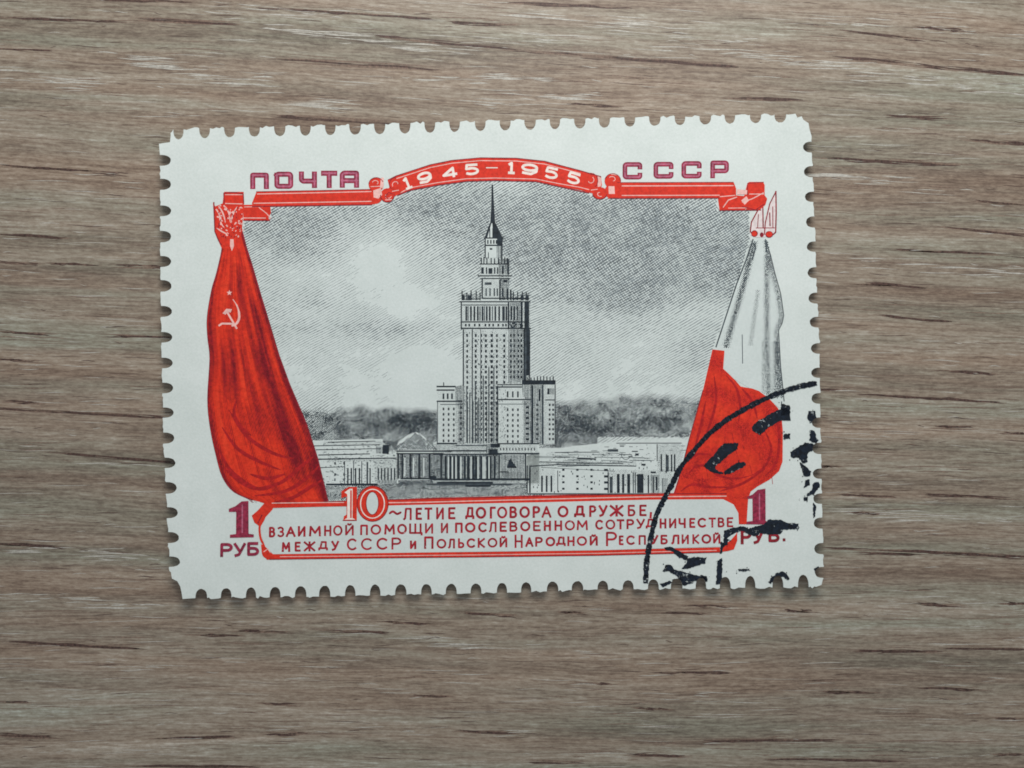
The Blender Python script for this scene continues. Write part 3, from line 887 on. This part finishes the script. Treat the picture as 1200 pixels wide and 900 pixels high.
# right finials
ff = [[(886, 248), (893, 236), (893, 270), (896, 279), (884, 279), (877.5, 276), (878, 262)], [(893, 262), (898, 243), (904, 232), (907.5, 225), (908, 250), (907.5, 272), (900, 279), (895, 278)]]
ink_obj('flag_finial', [ff], M_blush, 5.4, flagR)
fr = stroke([(893, 236), (886, 248), (879, 261), (877.6, 272), (882, 278)], 1.4)+stroke([(892, 240), (892.5, 268)], 1.4)+stroke([(907, 225), (907.5, 250), (907, 273), (900, 279)], 1.5)+stroke([(907, 226), (900, 240), (895, 262), (894, 276)], 1.3)
fr += [ell(882.5, 274.5, 4, 4, 10), ell(891, 276, 2.4, 3, 8), ell(899.5, 275.5, 4.6, 4, 10)]
fr += stroke([(900, 250), (900.5, 266)], 1.3)+stroke([(903.5, 243), (903.8, 268)], 1.0)+stroke([(887, 252), (886, 268)], .9)+stroke([(884, 268), (906, 268)], 1.0)
ink_obj('finial_outline', [fr], M_dred, 5.9, flagR)
ink_obj('finial_knob', [[ell(899.5, 275.3, 3.6, 3.1, 10)]], M_red, 6.3, flagR)
ink_obj('finial_knob', [[ell(882.5, 274.5, 3, 3, 10)]], M_red, 6.3, flagR)

# ------------------------------------------------------------------ ribbon
rib = []
rib += [[(297, 239), (302.5, 225.5), (437, 222.5), (440, 240), (298, 243.5)]]
rib += [[(287, 241), (318, 240.5), (319, 250), (316, 256), (318, 259.5), (287, 259)]]
rib += [[(722, 214.5), (858, 214.5), (861, 222), (861, 230), (872, 231), (872, 247.8), (842, 247.8), (840, 233.2), (712, 233.5)]]
rib += [[(874, 216), (876, 214.5), (892, 214.5), (894, 218), (894, 230), (897, 234), (895, 241), (888, 247.5), (874, 247.5), (868, 240)]]
arc = ARC_T+[(705, 218), (700, 228)]+[(690, 226.5), (680, 223.5), (655, 219), (628, 213.3), (580, 212), (547, 212.8), (513, 217.3), (480, 223.5), (466, 229), (460, 233), (450, 230), (457, 220)]
rib += [arc]
rib += [ell(465, 216.5, 8.2, 8.2, 18), ell(454.5, 229.5, 8.0, 8.2, 18), ell(441.5, 217.3, 8.8, 8.2, 18), ell(691, 212.5, 9.5, 9.2, 18), ell(702.5, 227, 8.8, 7, 18), ell(717.5, 213, 9.5, 8.8, 18), ell(717, 225, 9, 8.6, 18), ell(441, 230, 8, 9.5, 18)]
ribbon = ink_obj('ribbon', [rib], M_red, 7.2, stamp, label='red scrolled ribbon with the years in white')
rl = stroke([(303, 228.4), (436, 225.2)], 1.0)+stroke([(299, 239.2), (436, 236.6)], 1.0)+stroke([(728, 218.7), (858, 218.7)], 1.1)+stroke([(728, 229.8), (842, 229.8)], 1.0)
rl += stroke([(305, 244), (314, 251), (319, 257)], 1.0)+stroke([(287, 256.3), (313, 256.3)], 1.0)+stroke([(288, 243.5), (312, 243)], .8)
rl += stroke([(842, 231.5), (860, 230)], 1.0)+stroke([(846, 244), (852, 235.5), (862, 232)], 1.2)+stroke([(868, 238), (880, 234), (893, 227)], 1.2)+stroke([(876, 228.6), (893, 228.6)], 1.0)+stroke([(852, 244.8), (874, 244.6)], .8)
rl += [[(867, 236), (873, 231), (876, 236), (871, 241)], [(862, 223), (874, 224), (874, 229), (862, 229)]]
def off(tab, d): return [(x, y+d) for x, y in tab]
rl += stroke([p for p in off(ARC_T, 3.2)][1:-1], .9)
rl += stroke([(470, 226.5), (480, 221), (513, 214.8), (547, 210.2), (580, 209.4), (628, 210.6), (655, 216), (680, 220.4), (690, 223)], .9)
rl += [[(438, 224), (447, 221), (448.5, 229), (444, 233.5), (438.5, 232)], [(447, 209), (450.5, 209), (450, 221), (446, 221)], [(712.5, 219), (719.5, 219), (720, 228), (713, 228)], [(700, 206), (704.5, 210), (704, 219), (700, 220)]]
rl += stroke([(435, 219.5), (447, 219)], .9)+stroke([(452, 235), (460, 234.5)], 1.0)+stroke([(460, 225), (468, 223.5)], 1.0)+stroke([(692, 223.5), (700, 222.5)], .9)+stroke([(714, 204.8), (722, 206)], .7)
for cx, cy, r0, a0 in ((465, 216.5, 5.2, 2.5), (454.5, 229.8, 4.8, 0.2), (441.5, 215.5, 4.6, 3.4), (691, 212.5, 5.6, -1.0), (702.5, 227.5, 4.2, 1.0), (717.5, 211.5, 5.0, 3.8)):
    rl += stroke([(cx+r0*(1-i/13)*math.cos(a0+i*.42), cy+r0*.9*(1-i/13)*math.sin(a0+i*.42)) for i in range(10)], .8)
ink_obj('ribbon_highlight', [rl], M_light, 7.8, ribbon)
ro = stroke([(297, 243), (437, 240.5)], 1.2)+stroke([(302, 225.8), (436, 222.8)], .9)+stroke([(723, 214.8), (858, 214.8)], .8)+stroke([(714, 233), (841, 233)], 1.1)+stroke([(842, 247.4), (890, 247.2)], 1.1)+stroke([(287, 259), (318, 259.2)], 1.1)
ro += stroke(ARC_T, 1.1)+stroke([(466, 230), (480, 224), (513, 217.8), (547, 213.2), (580, 212.3), (628, 213.5), (655, 219.4), (690, 227)], 1.2)
ro += stroke(ell(465, 216.5, 8, 8, 12, 2.4, 4.6), .9)+stroke(ell(454.5, 229.5, 8, 8, 14, -.2, 3.2), 1.0)+stroke(ell(441.5, 217, 8.6, 8, 12, 3.2, 5.9), .9)+stroke(ell(717.5, 213, 9.3, 8.6, 12, 3.4, 6.4), .8)+stroke(ell(702.5, 227, 8.6, 7, 12, 0.2, 2.9), 1.1)+stroke(ell(691, 212.5, 9.2, 9, 10, -1.2, .9), .8)
ro += stroke([(461, 228), (456, 226), (452, 231), (456, 234)], .9)+stroke([(874, 230), (874.5, 216), (893, 214.8)], .8)+stroke([(868, 243), (884, 247), (894, 240)], .9)
ink_obj('ribbon_outline', [ro], M_dred, 8.2, ribbon)

# ------------------------------------------------------------------ lettering, own stroke alphabet (unit box, y down)
def E(cx, cy, rx, ry, a0, a1, n=12):
    a0, a1 = math.radians(a0), math.radians(a1)
    return [(cx+rx*math.cos(a0+(a1-a0)*i/n), cy+ry*math.sin(a0+(a1-a0)*i/n)) for i in range(n+1)]
A = {
 'О': [(E(.5, .5, .5, .5, 0, 360, 18)[:-1], 1)],
 'С': [(E(.52, .5, .52, .5, -48, -312, 16), 0)],
 'П': [([(0, 1), (0, 0), (1, 0), (1, 1)], 0)],
 'Н': [([(0, 0), (0, 1)], 0), ([(1, 0), (1, 1)], 0), ([(0, .5), (1, .5)], 0)],
 'И': [([(0, 0), (0, 1), (1, 0), (1, 1)], 0)],
 'М': [([(0, 1), (.06, 0), (.5, .72), (.94, 0), (1, 1)], 0)],
 'Е': [([(1, 0), (0, 0), (0, 1), (1, 1)], 0), ([(0, .48), (.8, .48)], 0)],
 'Т': [([(0, 0), (1, 0)], 0), ([(.5, 0), (.5, 1)], 0)],
 'Г': [([(0, 1), (0, 0), (1, 0)], 0)],
 'Р': [([(0, 1), (0, 0)]+E(.55, .27, .45, .27, -90, 90, 8)+[(0, .54)], 0)],
 'В': [([(0, .46), (0, 0)]+E(.5, .23, .4, .23, -90, 90, 7)+[(0, .46), (0, 1)]+E(.52, .73, .48, .27, 90, -90, 8)+[(0, .46)], 0)],
 'Б': [([(.88, 0), (0, 0), (0, 1)]+E(.52, .72, .48, .28, 90, -90, 8)+[(0, .44)], 0)],
 'Ь': [([(0, 0), (0, 1)]+E(.5, .73, .5, .27, 90, -90, 8)+[(0, .46)], 0)],
 'А': [([(0, 1), (.5, 0), (1, 1)], 0), ([(.2, .66), (.8, .66)], 0)],
 'Л': [([(0, 1), (.14, .92), (.28, 0), (1, 0), (1, 1)], 0)],
 'Д': [([(-.02, 1.16), (-.02, .96), (1.02, .96), (1.02, 1.16)], 0), ([(.16, .96), (.3, 0), (.86, 0), (.86, .96)], 0)],
 'У': [([(0, 0), (.5, .62)], 0), ([(1, 0), (.42, .92), (.1, 1)], 0)],
 'Ж': [([(.5, 0), (.5, 1)], 0), ([(0, 0), (.5, .5), (0, 1)], 0), ([(1, 0), (.5, .5), (1, 1)], 0)],
 'К': [([(0, 0), (0, 1)], 0), ([(1, 0), (.08, .5), (1, 1)], 0)],
 'З': [(E(.45, .25, .45, .25, -140, 90, 8)+E(.47, .74, .5, .26, -90, 140, 8), 0)],
 'Ч': [([(0, 0), (0, .5), (.2, .58), (1, .58)], 0), ([(1, 0), (1, 1)], 0)],
 'Щ': [([(0, 0), (0, 1), (1.06, 1), (1.06, 1.18)], 0), ([(.48, 0), (.48, 1)], 0), ([(.96, 0), (.96, 1)], 0)],
 ',': [([(.5, .8), (.2, 1.25)], 0)], '.': [([(.2, .84), (.2, 1.0)], 0)],
}
A['Й'] = A['И']+[([(.3, -.2), (.5, -.12), (.7, -.2)], 0)]
def glyph(ch, x0, y0, x1, y1, wd, shear=0.0):
    out = []
    h = wd/2
    X0, X1, Y0, Y1 = x0+h, x1-h, y0+h, y1-h
    for pts, closed in A[ch]:
        q = [(X0+(X1-X0)*u+shear*(v-.5), Y0+(Y1-Y0)*v) for u, v in pts]
        out += stroke(q, wd, bool(closed), cap=h*.98)
    return out
def line(spec, ytop, ybot, wd):
    """spec: (char, x0, x1[, dytop, dybot]); ytop/ybot: functions of x"""
    gs_ = []
    for s in spec:
        ch, a, b = s[0], s[1], s[2]; m = (a+b)/2
        y0, y1 = ytop(m), ybot(m)
        if len(s) > 3: y0 += s[3]
        if len(s) > 4: y1 += s[4]
        gs_.append(glyph(ch, a, y0, b, y1, wd*random.uniform(.92, 1.1)))
    return gs_
lin = lambda xa, ya, xb, yb: (lambda x: ya+(yb-ya)*(x-xa)/(xb-xa))

# banner frame round the inscription
top_l = [(315, 592.8), (383, 590.3), (500, 587), (630, 584.2), (760, 581.2), (850, 580.6)]
bot_l = [(318, 651), (440, 649.8), (560, 648.7), (700, 646.8), (842, 642.8)]
fr = stroke([(x, y) for x, y in top_l], [3, 5, 8, 8.4, 8, 7.6], joins=False)
fr += stroke(bot_l, 6.2, joins=False)
fr += stroke(smooth([(320, 594), (311, 604), (306.5, 614), (306.5, 624), (309, 633), (316, 641)], 4), 2.4)
fr += stroke(smooth([(845, 583), (858, 588), (865, 598), (867, 612)], 4), 4)
fr += [[(312, 588), (322, 592), (320, 600), (313, 606), (307, 616), (300, 611), (297, 603), (304, 597)]]
fr += [ell(315.5, 645, 6.6, 7.6, 16), [(308, 636), (318, 640), (324, 646), (323, 654), (315, 654), (309, 646)]]
fr += [[(845, 636), (850, 634), (855, 624), (862, 622), (862, 632), (858, 642), (851, 644), (843, 645)]]
banner = ink_obj('banner_frame', [fr], M_red, 7.2, stamp, label='red frame of the inscription panel with curled ends')
fill = [(322, 595), (383, 593.5), (500, 590.6), (630, 588), (760, 584.8), (846, 584), (858, 590), (863.5, 600), (864, 612), (861, 624), (854, 632), (843, 639), (700, 643.5), (440, 646.8), (322, 647.6), (313, 639), (308.8, 628), (308.8, 616), (313, 605)]
ink_obj('banner_panel', [[fill]], M_knock, 7.9, banner)
hl = stroke([(320, 588.6), (383, 588.0), (404, 588)], 1.0)+stroke([(455, 588.4), (500, 587.8), (630, 584.5), (760, 581.4), (850, 580.4)], 1.2)+stroke([(330, 650.6), (440, 650), (560, 648.9), (700, 647), (838, 643.2)], .8)
hl += stroke([(311, 645), (316, 641.5), (319, 646)], 1.0)
ink_obj('frame_highlight', [hl], M_light, 8.3, banner)
ink_obj('frame_shadow_line', [stroke([(x, y-3.2) for x, y in top_l[1:]], .9)+stroke([(x, y+2.6) for x, y in bot_l], .9)+stroke([(309, 602), (304, 612)], 1.2)], M_dred, 8.4, banner)

# big "10"
ten_o = [ell(437.5, 589.5, 18.5, 21, 28), [(401, 575), (409, 570), (419, 570), (419, 609.5), (403, 609.5), (404, 604), (407, 602), (407, 581), (401, 583)]]
ink_obj('large_numeral', [ten_o], M_red, 8.9, banner, label='large red numeral ten with white inlines')
ink_obj('numeral_inline', [[ell(437.2, 589.5, 14.6, 17.4, 28), [(404.5, 576.4), (410.5, 572), (414, 572), (414, 606), (417.5, 608), (404.5, 608), (407.8, 606), (407.8, 578.5)]]], M_white, 9.4, banner)
ink_obj('numeral_body', [([ell(437.2, 589.5, 13.3, 16.2, 28)], [ell(437, 589, 7.2, 13.2, 24)]), [rect(411.2, 574, 413.0, 606)]], M_red, 9.9, banner)
ink_obj('numeral_outline', [stroke(ell(437.4, 589.5, 18.2, 20.6, 28), .9, True)+stroke(ell(437, 589, 7.2, 13.2, 24), .8, True)+stroke([(402.5, 609), (419, 609)], .9)], M_dred, 10.3, banner)
ink_obj('numeral_counter', [[ell(437, 589, 6.8, 12.8, 24)]], M_knock, 9.85, banner)

l1 = [('Л',473,483),('Е',487.5,495),('Т',498,507),('И',511.5,520.5),('Е',525.5,534),('Д',545.5,556,0,-1.5),('О',557.5,570),('Г',574,581),('О',582.5,594.5),('В',597,606),('О',608.5,621),
      ('Р',624,633),('А',634.5,646),('О',653,666),('Д',672.5,685,0,-1.5),('Р',690,698.5),('У',701,711.5),('Ж',714,730),('Б',735,744),('Е',748.5,757),(',',760,764)]
l2 = [('В',317,324.5),('З',326.5,335),('А',336.5,348),('И',350.5,359.5),('М',363.5,377.5),('Н',381,389.5),('О',391.5,402.5),('Й',405.5,415.5),('П',423,432),('О',435,447.5),('М',451,463.5),('О',466,477.5),
      ('Щ',480,495),('И',498.5,508),('И',517,525.5),('П',533.5,542.5),('О',545,557.5),('С',560.5,571.5),('Л',573,582),('Е',585.5,594),('В',597,606.5),('О',609.5,621.5),('Е',624.5,633.5),('Н',637,645.5),
      ('Н',649.5,658.5),('О',661.5,673.5),('М',675.5,688.5),('С',697,707),('О',709,720.5),('Т',722,731),('Р',733.5,742.5),('У',745,755),('Д',756,766,0,-1.5),('Н',772,780),('И',783,791.5),('Ч',794,802.5),('Е',806.5,813.5),
      ('С',816,827),('Т',829,837.5),('В',839.5,847.5),('Е',850,857.5)]
l3 = [('М',332,342),('Е',347,354),('Ж',357.5,371),('Д',374.5,385.5,0,-2),('У',389.5,398.5),('С',407.5,420,-2.5,0),('С',424,438,-2.5,0),('С',442,456,-2.5,0),('Р',459.5,471,-2.5,0),('И',481,488.5,1.5,0),
      ('П',497.5,508.5,-3,0),('О',512,523.5),('Л',525.5,533.5),('Ь',537,544.5),('С',547,558),('К',560,568.5),('О',571.5,583),('Й',585.5,594.5),('Н',603,612.5,-3,1),('А',615.5,625),('Р',627,636),('О',639,650.5),
      ('Д',651.5,662.5,0,-1.5),('Н',664.5,673),('О',675.5,687.5),('Й',690.5,700),('Р',709.5,722.5,-4.5,1),('Е',724.5,730),('С',733,744),('П',747.5,756),('У',761,770.5),('Б',773,781.5),('Л',785.5,795),
      ('И',797.5,806),('К',810,818),('О',820.5,832),('Й',834,842.5)]
g1 = line(l1, lin(480, 594.3, 757, 590.5), lin(480, 608.6, 757, 603.9), 2.6)
g2 = line(l2, lin(320, 616, 857, 604.8), lin(320, 628.4, 857, 616.4), 2.35)
g3 = line(l3, lin(335, 633.6, 842, 624.2), lin(335, 645.2, 842, 635.4), 2.35)
g1.append(stroke(smooth([(456.5, 601.5), (461, 598.5), (466, 601.5), (471, 599)], 3), [1]+[2.6]*8+[1]))
for g in g1+g2+g3: ink_obj('letter', [g], M_text, 8.9, banner)

# headline words
def blocky(spec, w0, w1, zl):
    o, i = [], []
    for ch, a, y0, b, y1 in spec:
        if ch == 'Аb':
            pts = [((0, 1), (0, .12), (.12, 0), (1, 0), (1, 1)), ((0, .62), (1, .62))]
        elif ch == 'Оb': pts = [((0, .08), (.08, 0), (.92, 0), (1, .08), (1, .92), (.92, 1), (.08, 1), (0, .92), (0, .08))]
        elif ch == 'Сb': pts = [((1, .2), (1, .05), (.94, 0), (.08, 0), (0, .08), (0, .92), (.08, 1), (.94, 1), (1, .95), (1, .84))]
        elif ch == 'Рb': pts = [((0, 1), (0, 0), (.92, 0), (1, .08), (1, .54), (.92, .62), (0, .62))]
        elif ch == 'Чb': pts = [((0, 0), (0, .5), (.12, .62), (1, .62)), ((1, 0), (1, 1))]
        else: pts = [p for p, c in A[ch]]
        for lst, wd in ((o, w0), (i, w1)):
            h = w0/2; g = []
            for p in pts:
                q = [(a+h+(b-a-2*h)*u, y0+h+(y1-y0-2*h)*v) for u, v in p]
                g += stroke(q, wd, cap=h if wd == w0 else h-1.3)
            lst.append(g)
    return o, i
o, i = blocky([('П', 295, 203.5, 316.8, 222.6), ('Оb', 323, 202.3, 345, 222.3), ('Чb', 351.5, 202, 372.6, 221.2), ('Т', 377.3, 201, 396.2, 221.2), ('Аb', 399, 200.8, 421.6, 220.8)], 6.0, 2.0, 0)
for a, b in zip(o, i): ink_obj('letter_inline', [b], M_purple2, 2.5, ink_obj('headline_letter', [a], M_purple, 2.0, stamp))
o, i = blocky([('Сb', 729, 191, 752, 211.2), ('Сb', 765, 190.8, 788.3, 210.4), ('Сb', 797.5, 190, 821, 210.2), ('Рb', 831, 189.4, 852.6, 210)], 5.5, 1.7, 0)
for a, b in zip(o, i): ink_obj('letter_inline', [b], M_purple2, 2.5, ink_obj('headline_letter', [a], M_purple, 2.0, stamp))

# years on the ribbon
def digit(ch, cx, cy, w_, h_, ang, wd):
    D = {'1': [[(.2, .18), (.55, 0), (.55, 1)], [(.15, 1), (.95, 1)]],
         '9': [E(.5, .32, .42, .32, 0, 360, 14), [(.92, .32), (.9, .7), (.6, 1), (.1, .92)]],
         '4': [[(.75, 1), (.75, 0), (.02, .7), (1.0, .7)]],
         '5': [[(.92, 0), (.2, 0), (.16, .42), (.55, .36)]+E(.5, .68, .44, .32, -60, 140, 9)],
         '-': [[(0, .5), (1, .5)]]}
    out = []; ca, sa = math.cos(ang), math.sin(ang)
    for p in D[ch]:
        q = [((u-.5)*w_, (v-.5)*h_) for u, v in p]
        q = [(cx+x*ca-y*sa, cy+x*sa+y*ca) for x, y in q]
        out += stroke(q, wd, cap=.3)
    return out
dg = [digit('1', 477.5, 215.5, 9, 12, -.38, 2.8), digit('9', 498, 209, 17, 10.5, -.28, 3.0), digit('4', 527.5, 203.5, 16, 10.5, -.15, 3.0), digit('5', 552.5, 199.5, 17, 10.5, -.06, 2.9),
      digit('-', 576.5, 197.5, 13, 2, 0, 1.2), digit('1', 599, 197.7, 9, 11.5, .03, 3.0), digit('9', 620.5, 199.3, 20, 10.5, .1, 3.0), digit('5', 645.5, 203.5, 16, 11, .22, 2.9), digit('5', 671.5, 209.5, 16, 11, .3, 2.9)]
for d in dg: ink_obj('year_digit', [d], M_white, 8.8, ribbon)

# values
def val(x, y0, y1, sc=1.0):
    st = [(x-7.5*sc, y0+6), (x-2, y0+3), (x+2, y0), (x+7*sc, y0-1), (x+7*sc, y1-3), (x+14*sc*.9, y1-2.5), (x+14*sc*.9, y1), (x-7*sc, y1), (x-7*sc, y1-2.5), (x-1, y1-3.2), (x-1, y0+8), (x-8*sc, y0+9)]
    return st
one_l = [(270.5, 595), (278, 592), (285, 586.5), (293, 586), (293.5, 624), (299.5, 624.8), (299.5, 628), (272, 628.5), (272, 625), (279, 624.2), (279, 598.5), (270.5, 598.5)]
v1 = ink_obj('value_numeral', [[one_l]], M_purple, 8.6, stamp, label='purple red figure one at lower left')
ink_obj('numeral_inline', [stroke([(286, 590), (286.2, 623)], 1.6)], M_purple2, 9.0, v1)
one_r = [(874, 581), (880, 578.5), (886, 573), (895, 571.5), (895, 609), (898, 610), (898, 613), (873, 613), (873, 610), (880, 609), (880, 583), (874, 583.5)]
v2 = ink_obj('value_numeral', [[one_r]], M_purple, 8.6, stamp, label='purple red figure one at lower right')
ink_obj('numeral_inline', [stroke([(888, 577), (888, 608)], 1.5)], M_purple2, 9.0, v2)
for g in (glyph('Р', 261, 634.5, 275.5, 650.5, 3.4), glyph('У', 276.5, 634.5, 290.5, 650.5, 3.2), glyph('Б', 292, 633.5, 306, 649.5, 3.4)): ink_obj('currency_letter', [g], M_purple, 8.6, stamp)
for g in (glyph('Р', 866, 619, 878.5, 636, 3.4), glyph('У', 880, 619, 893, 635.5, 3.2), glyph('Б', 898, 617.5, 911, 633.5, 3.4), [rect(914.5, 629, 917.6, 632.2)]): ink_obj('currency_letter', [g], M_dred, 8.6, stamp)

# ------------------------------------------------------------------ postmark
arcp = smooth([(954, 449), (937, 452), (917, 458), (897, 466), (873, 478), (850, 492), (830, 508), (813, 527), (797, 547), (786, 568), (777, 585), (768, 604), (761, 633), (757, 655), (755.5, 681)], 5)
pm = []
for a, b in zip(arcp, arcp[1:]):
    ww = random.uniform(5.0, 6.8)
    pm += [(rough(q, 1.5, .5), q) for q in stroke([a, b], ww, cap=.6)]
polys = [
 [(880, 500), (887, 493), (903, 484), (917, 478), (923, 481), (923.5, 493), (913, 492), (900, 499), (890, 508.5), (882, 505)],
 [(914, 473), (923, 476), (923, 484), (914, 486)], [(917, 509), (923, 508), (923, 513), (917, 513)],
 [(847, 520), (863, 519), (862, 526), (851, 534), (843, 540), (838, 545), (838, 549), (846, 552), (846, 554), (836, 553), (829, 549), (824.5, 545), (829, 539), (836, 534), (840, 527)],
 [(848, 552), (862, 542), (871, 541), (872, 545), (856, 553), (849, 555)],
 [(945, 482), (952, 482), (953.5, 491), (947, 494), (944.5, 489)], [(947, 504), (952, 505), (953, 512), (956, 515), (953, 518), (947, 515)],
 [(925, 529), (933, 524), (941, 519), (950, 520), (949, 527), (943, 530), (943, 540), (938, 541), (934, 535), (926, 535)], [(935, 541), (940, 545), (947, 551), (946, 556), (940, 556), (938, 550)],
 [(941, 562), (945, 561), (945, 566), (940, 570)], [(950, 566), (956, 564), (957, 569), (951, 576), (944, 580), (943, 577), (949, 573)], [(940, 582), (943, 581), (943, 585), (940, 585)],
 [(848, 620), (858, 617), (870, 615), (876, 618), (884, 616), (892, 614), (898, 608), (912, 608), (920, 611), (932, 612), (932.5, 618), (914, 619), (910, 624), (897, 624), (888, 622), (884, 626), (876, 624), (868, 620), (858, 624), (850, 629), (847, 627)],
 [(847, 628), (852, 631), (850, 636), (845, 640)], [(843, 634), (846, 636), (844, 646), (842, 646)],
 [(839, 656), (844, 653), (844, 665), (843.5, 681), (837.5, 681), (838.5, 668)],
 [(778, 640), (786, 640), (796, 646), (804, 650), (802, 654), (794, 651), (788, 645), (780, 643)],
 [(804, 653), (812, 652), (825, 652), (824, 658), (812, 661), (805, 664), (798, 664), (804, 658)],
 [(780, 661), (784, 660), (790, 666), (797, 668), (808, 671), (818, 673), (826, 675), (826, 679), (815, 678), (806, 679), (797, 676), (790, 671), (783, 668), (776, 668)],
 [(787, 677), (797, 677), (802, 680), (812, 680), (800, 683), (789, 682)], [(820, 672), (826, 674), (825, 679), (820, 678)],
 [(898, 679), (902, 674), (909, 669), (915, 668), (918, 671), (921, 676), (918, 677), (913, 673), (905, 676), (901, 681)],
 [(773, 682), (783, 679), (785, 681), (776, 685)], [(864, 665), (874, 664.5), (874, 666.5), (865, 667)],
 [(950, 588), (953, 592), (952, 602), (950, 604)], [(951, 664), (955, 662), (957, 666), (952, 668)]]
def grow(p, k=1.0):
    cx = sum(q[0] for q in p)/len(p); cy = sum(q[1] for q in p)/len(p)
    return [(x+k*(x-cx)/(math.hypot(x-cx, y-cy)+.01), y+k*(y-cy)/(math.hypot(x-cx, y-cy)+.01)) for x, y in p]
polys = [grow(p) for p in polys]
pm += [(rough(q, 1.5, .6), q) for q in polys]
for i in range(90):
    c = random.choice(polys); q = random.choice(c); x = q[0]+random.gauss(0, 3.2); y = q[1]+random.gauss(0, 2.6); s = random.uniform(.3, .9)
    if 745 < x < 951 and 440 < y < 676: pm.append(([(x, y-s), (x+s, y), (x, y+s), (x-s, y)],)*2)
# ink stays on the paper: drop whatever lies beyond the perforated outline
def inside_out(x, y):
    c = False; n = len(out)
    for i in range(n):
        a, b = out[i], out[i-1]
        if (a[1] > y) != (b[1] > y) and x < (b[0]-a[0])*(y-a[1])/(b[1]-a[1])+a[0]: c = not c
    return c
def area2(p): return abs(sum(p[k-1][0]*p[k][1]-p[k][0]*p[k-1][1] for k in range(len(p))))/2
def clipped(p):
    if all(inside_out(x, y) for x, y in p):
        co, fa = union([p])
    else:
        ps = [ccw(p), ccw(out)]
        V = [Vector(q) for q in ps[0]+ps[1]]; n0 = len(ps[0])
        r = delaunay_2d_cdt(V, [], [list(range(n0)), list(range(n0, len(V)))], 0, 1e-4)
        co = r[0]; fa = [f for f, o in zip(r[2], r[5]) if 0 in o and 1 in o]
    return [[tuple(co[k]) for k in f] for f in fa]
tris = []
for p, q0 in pm:
    t = clipped(p)
    if sum(area2(q) for q in t) > 1.3*area2(q0)+1: t = clipped(q0)
    tris += t
post = ink_obj('postmark', [], M_post, 11.2, stamp, raw=tris, label='broken black circular postmark across the lower right corner')
print('tris', sum(len(o.data.polygons) for o in bpy.data.objects if o.type == 'MESH'))
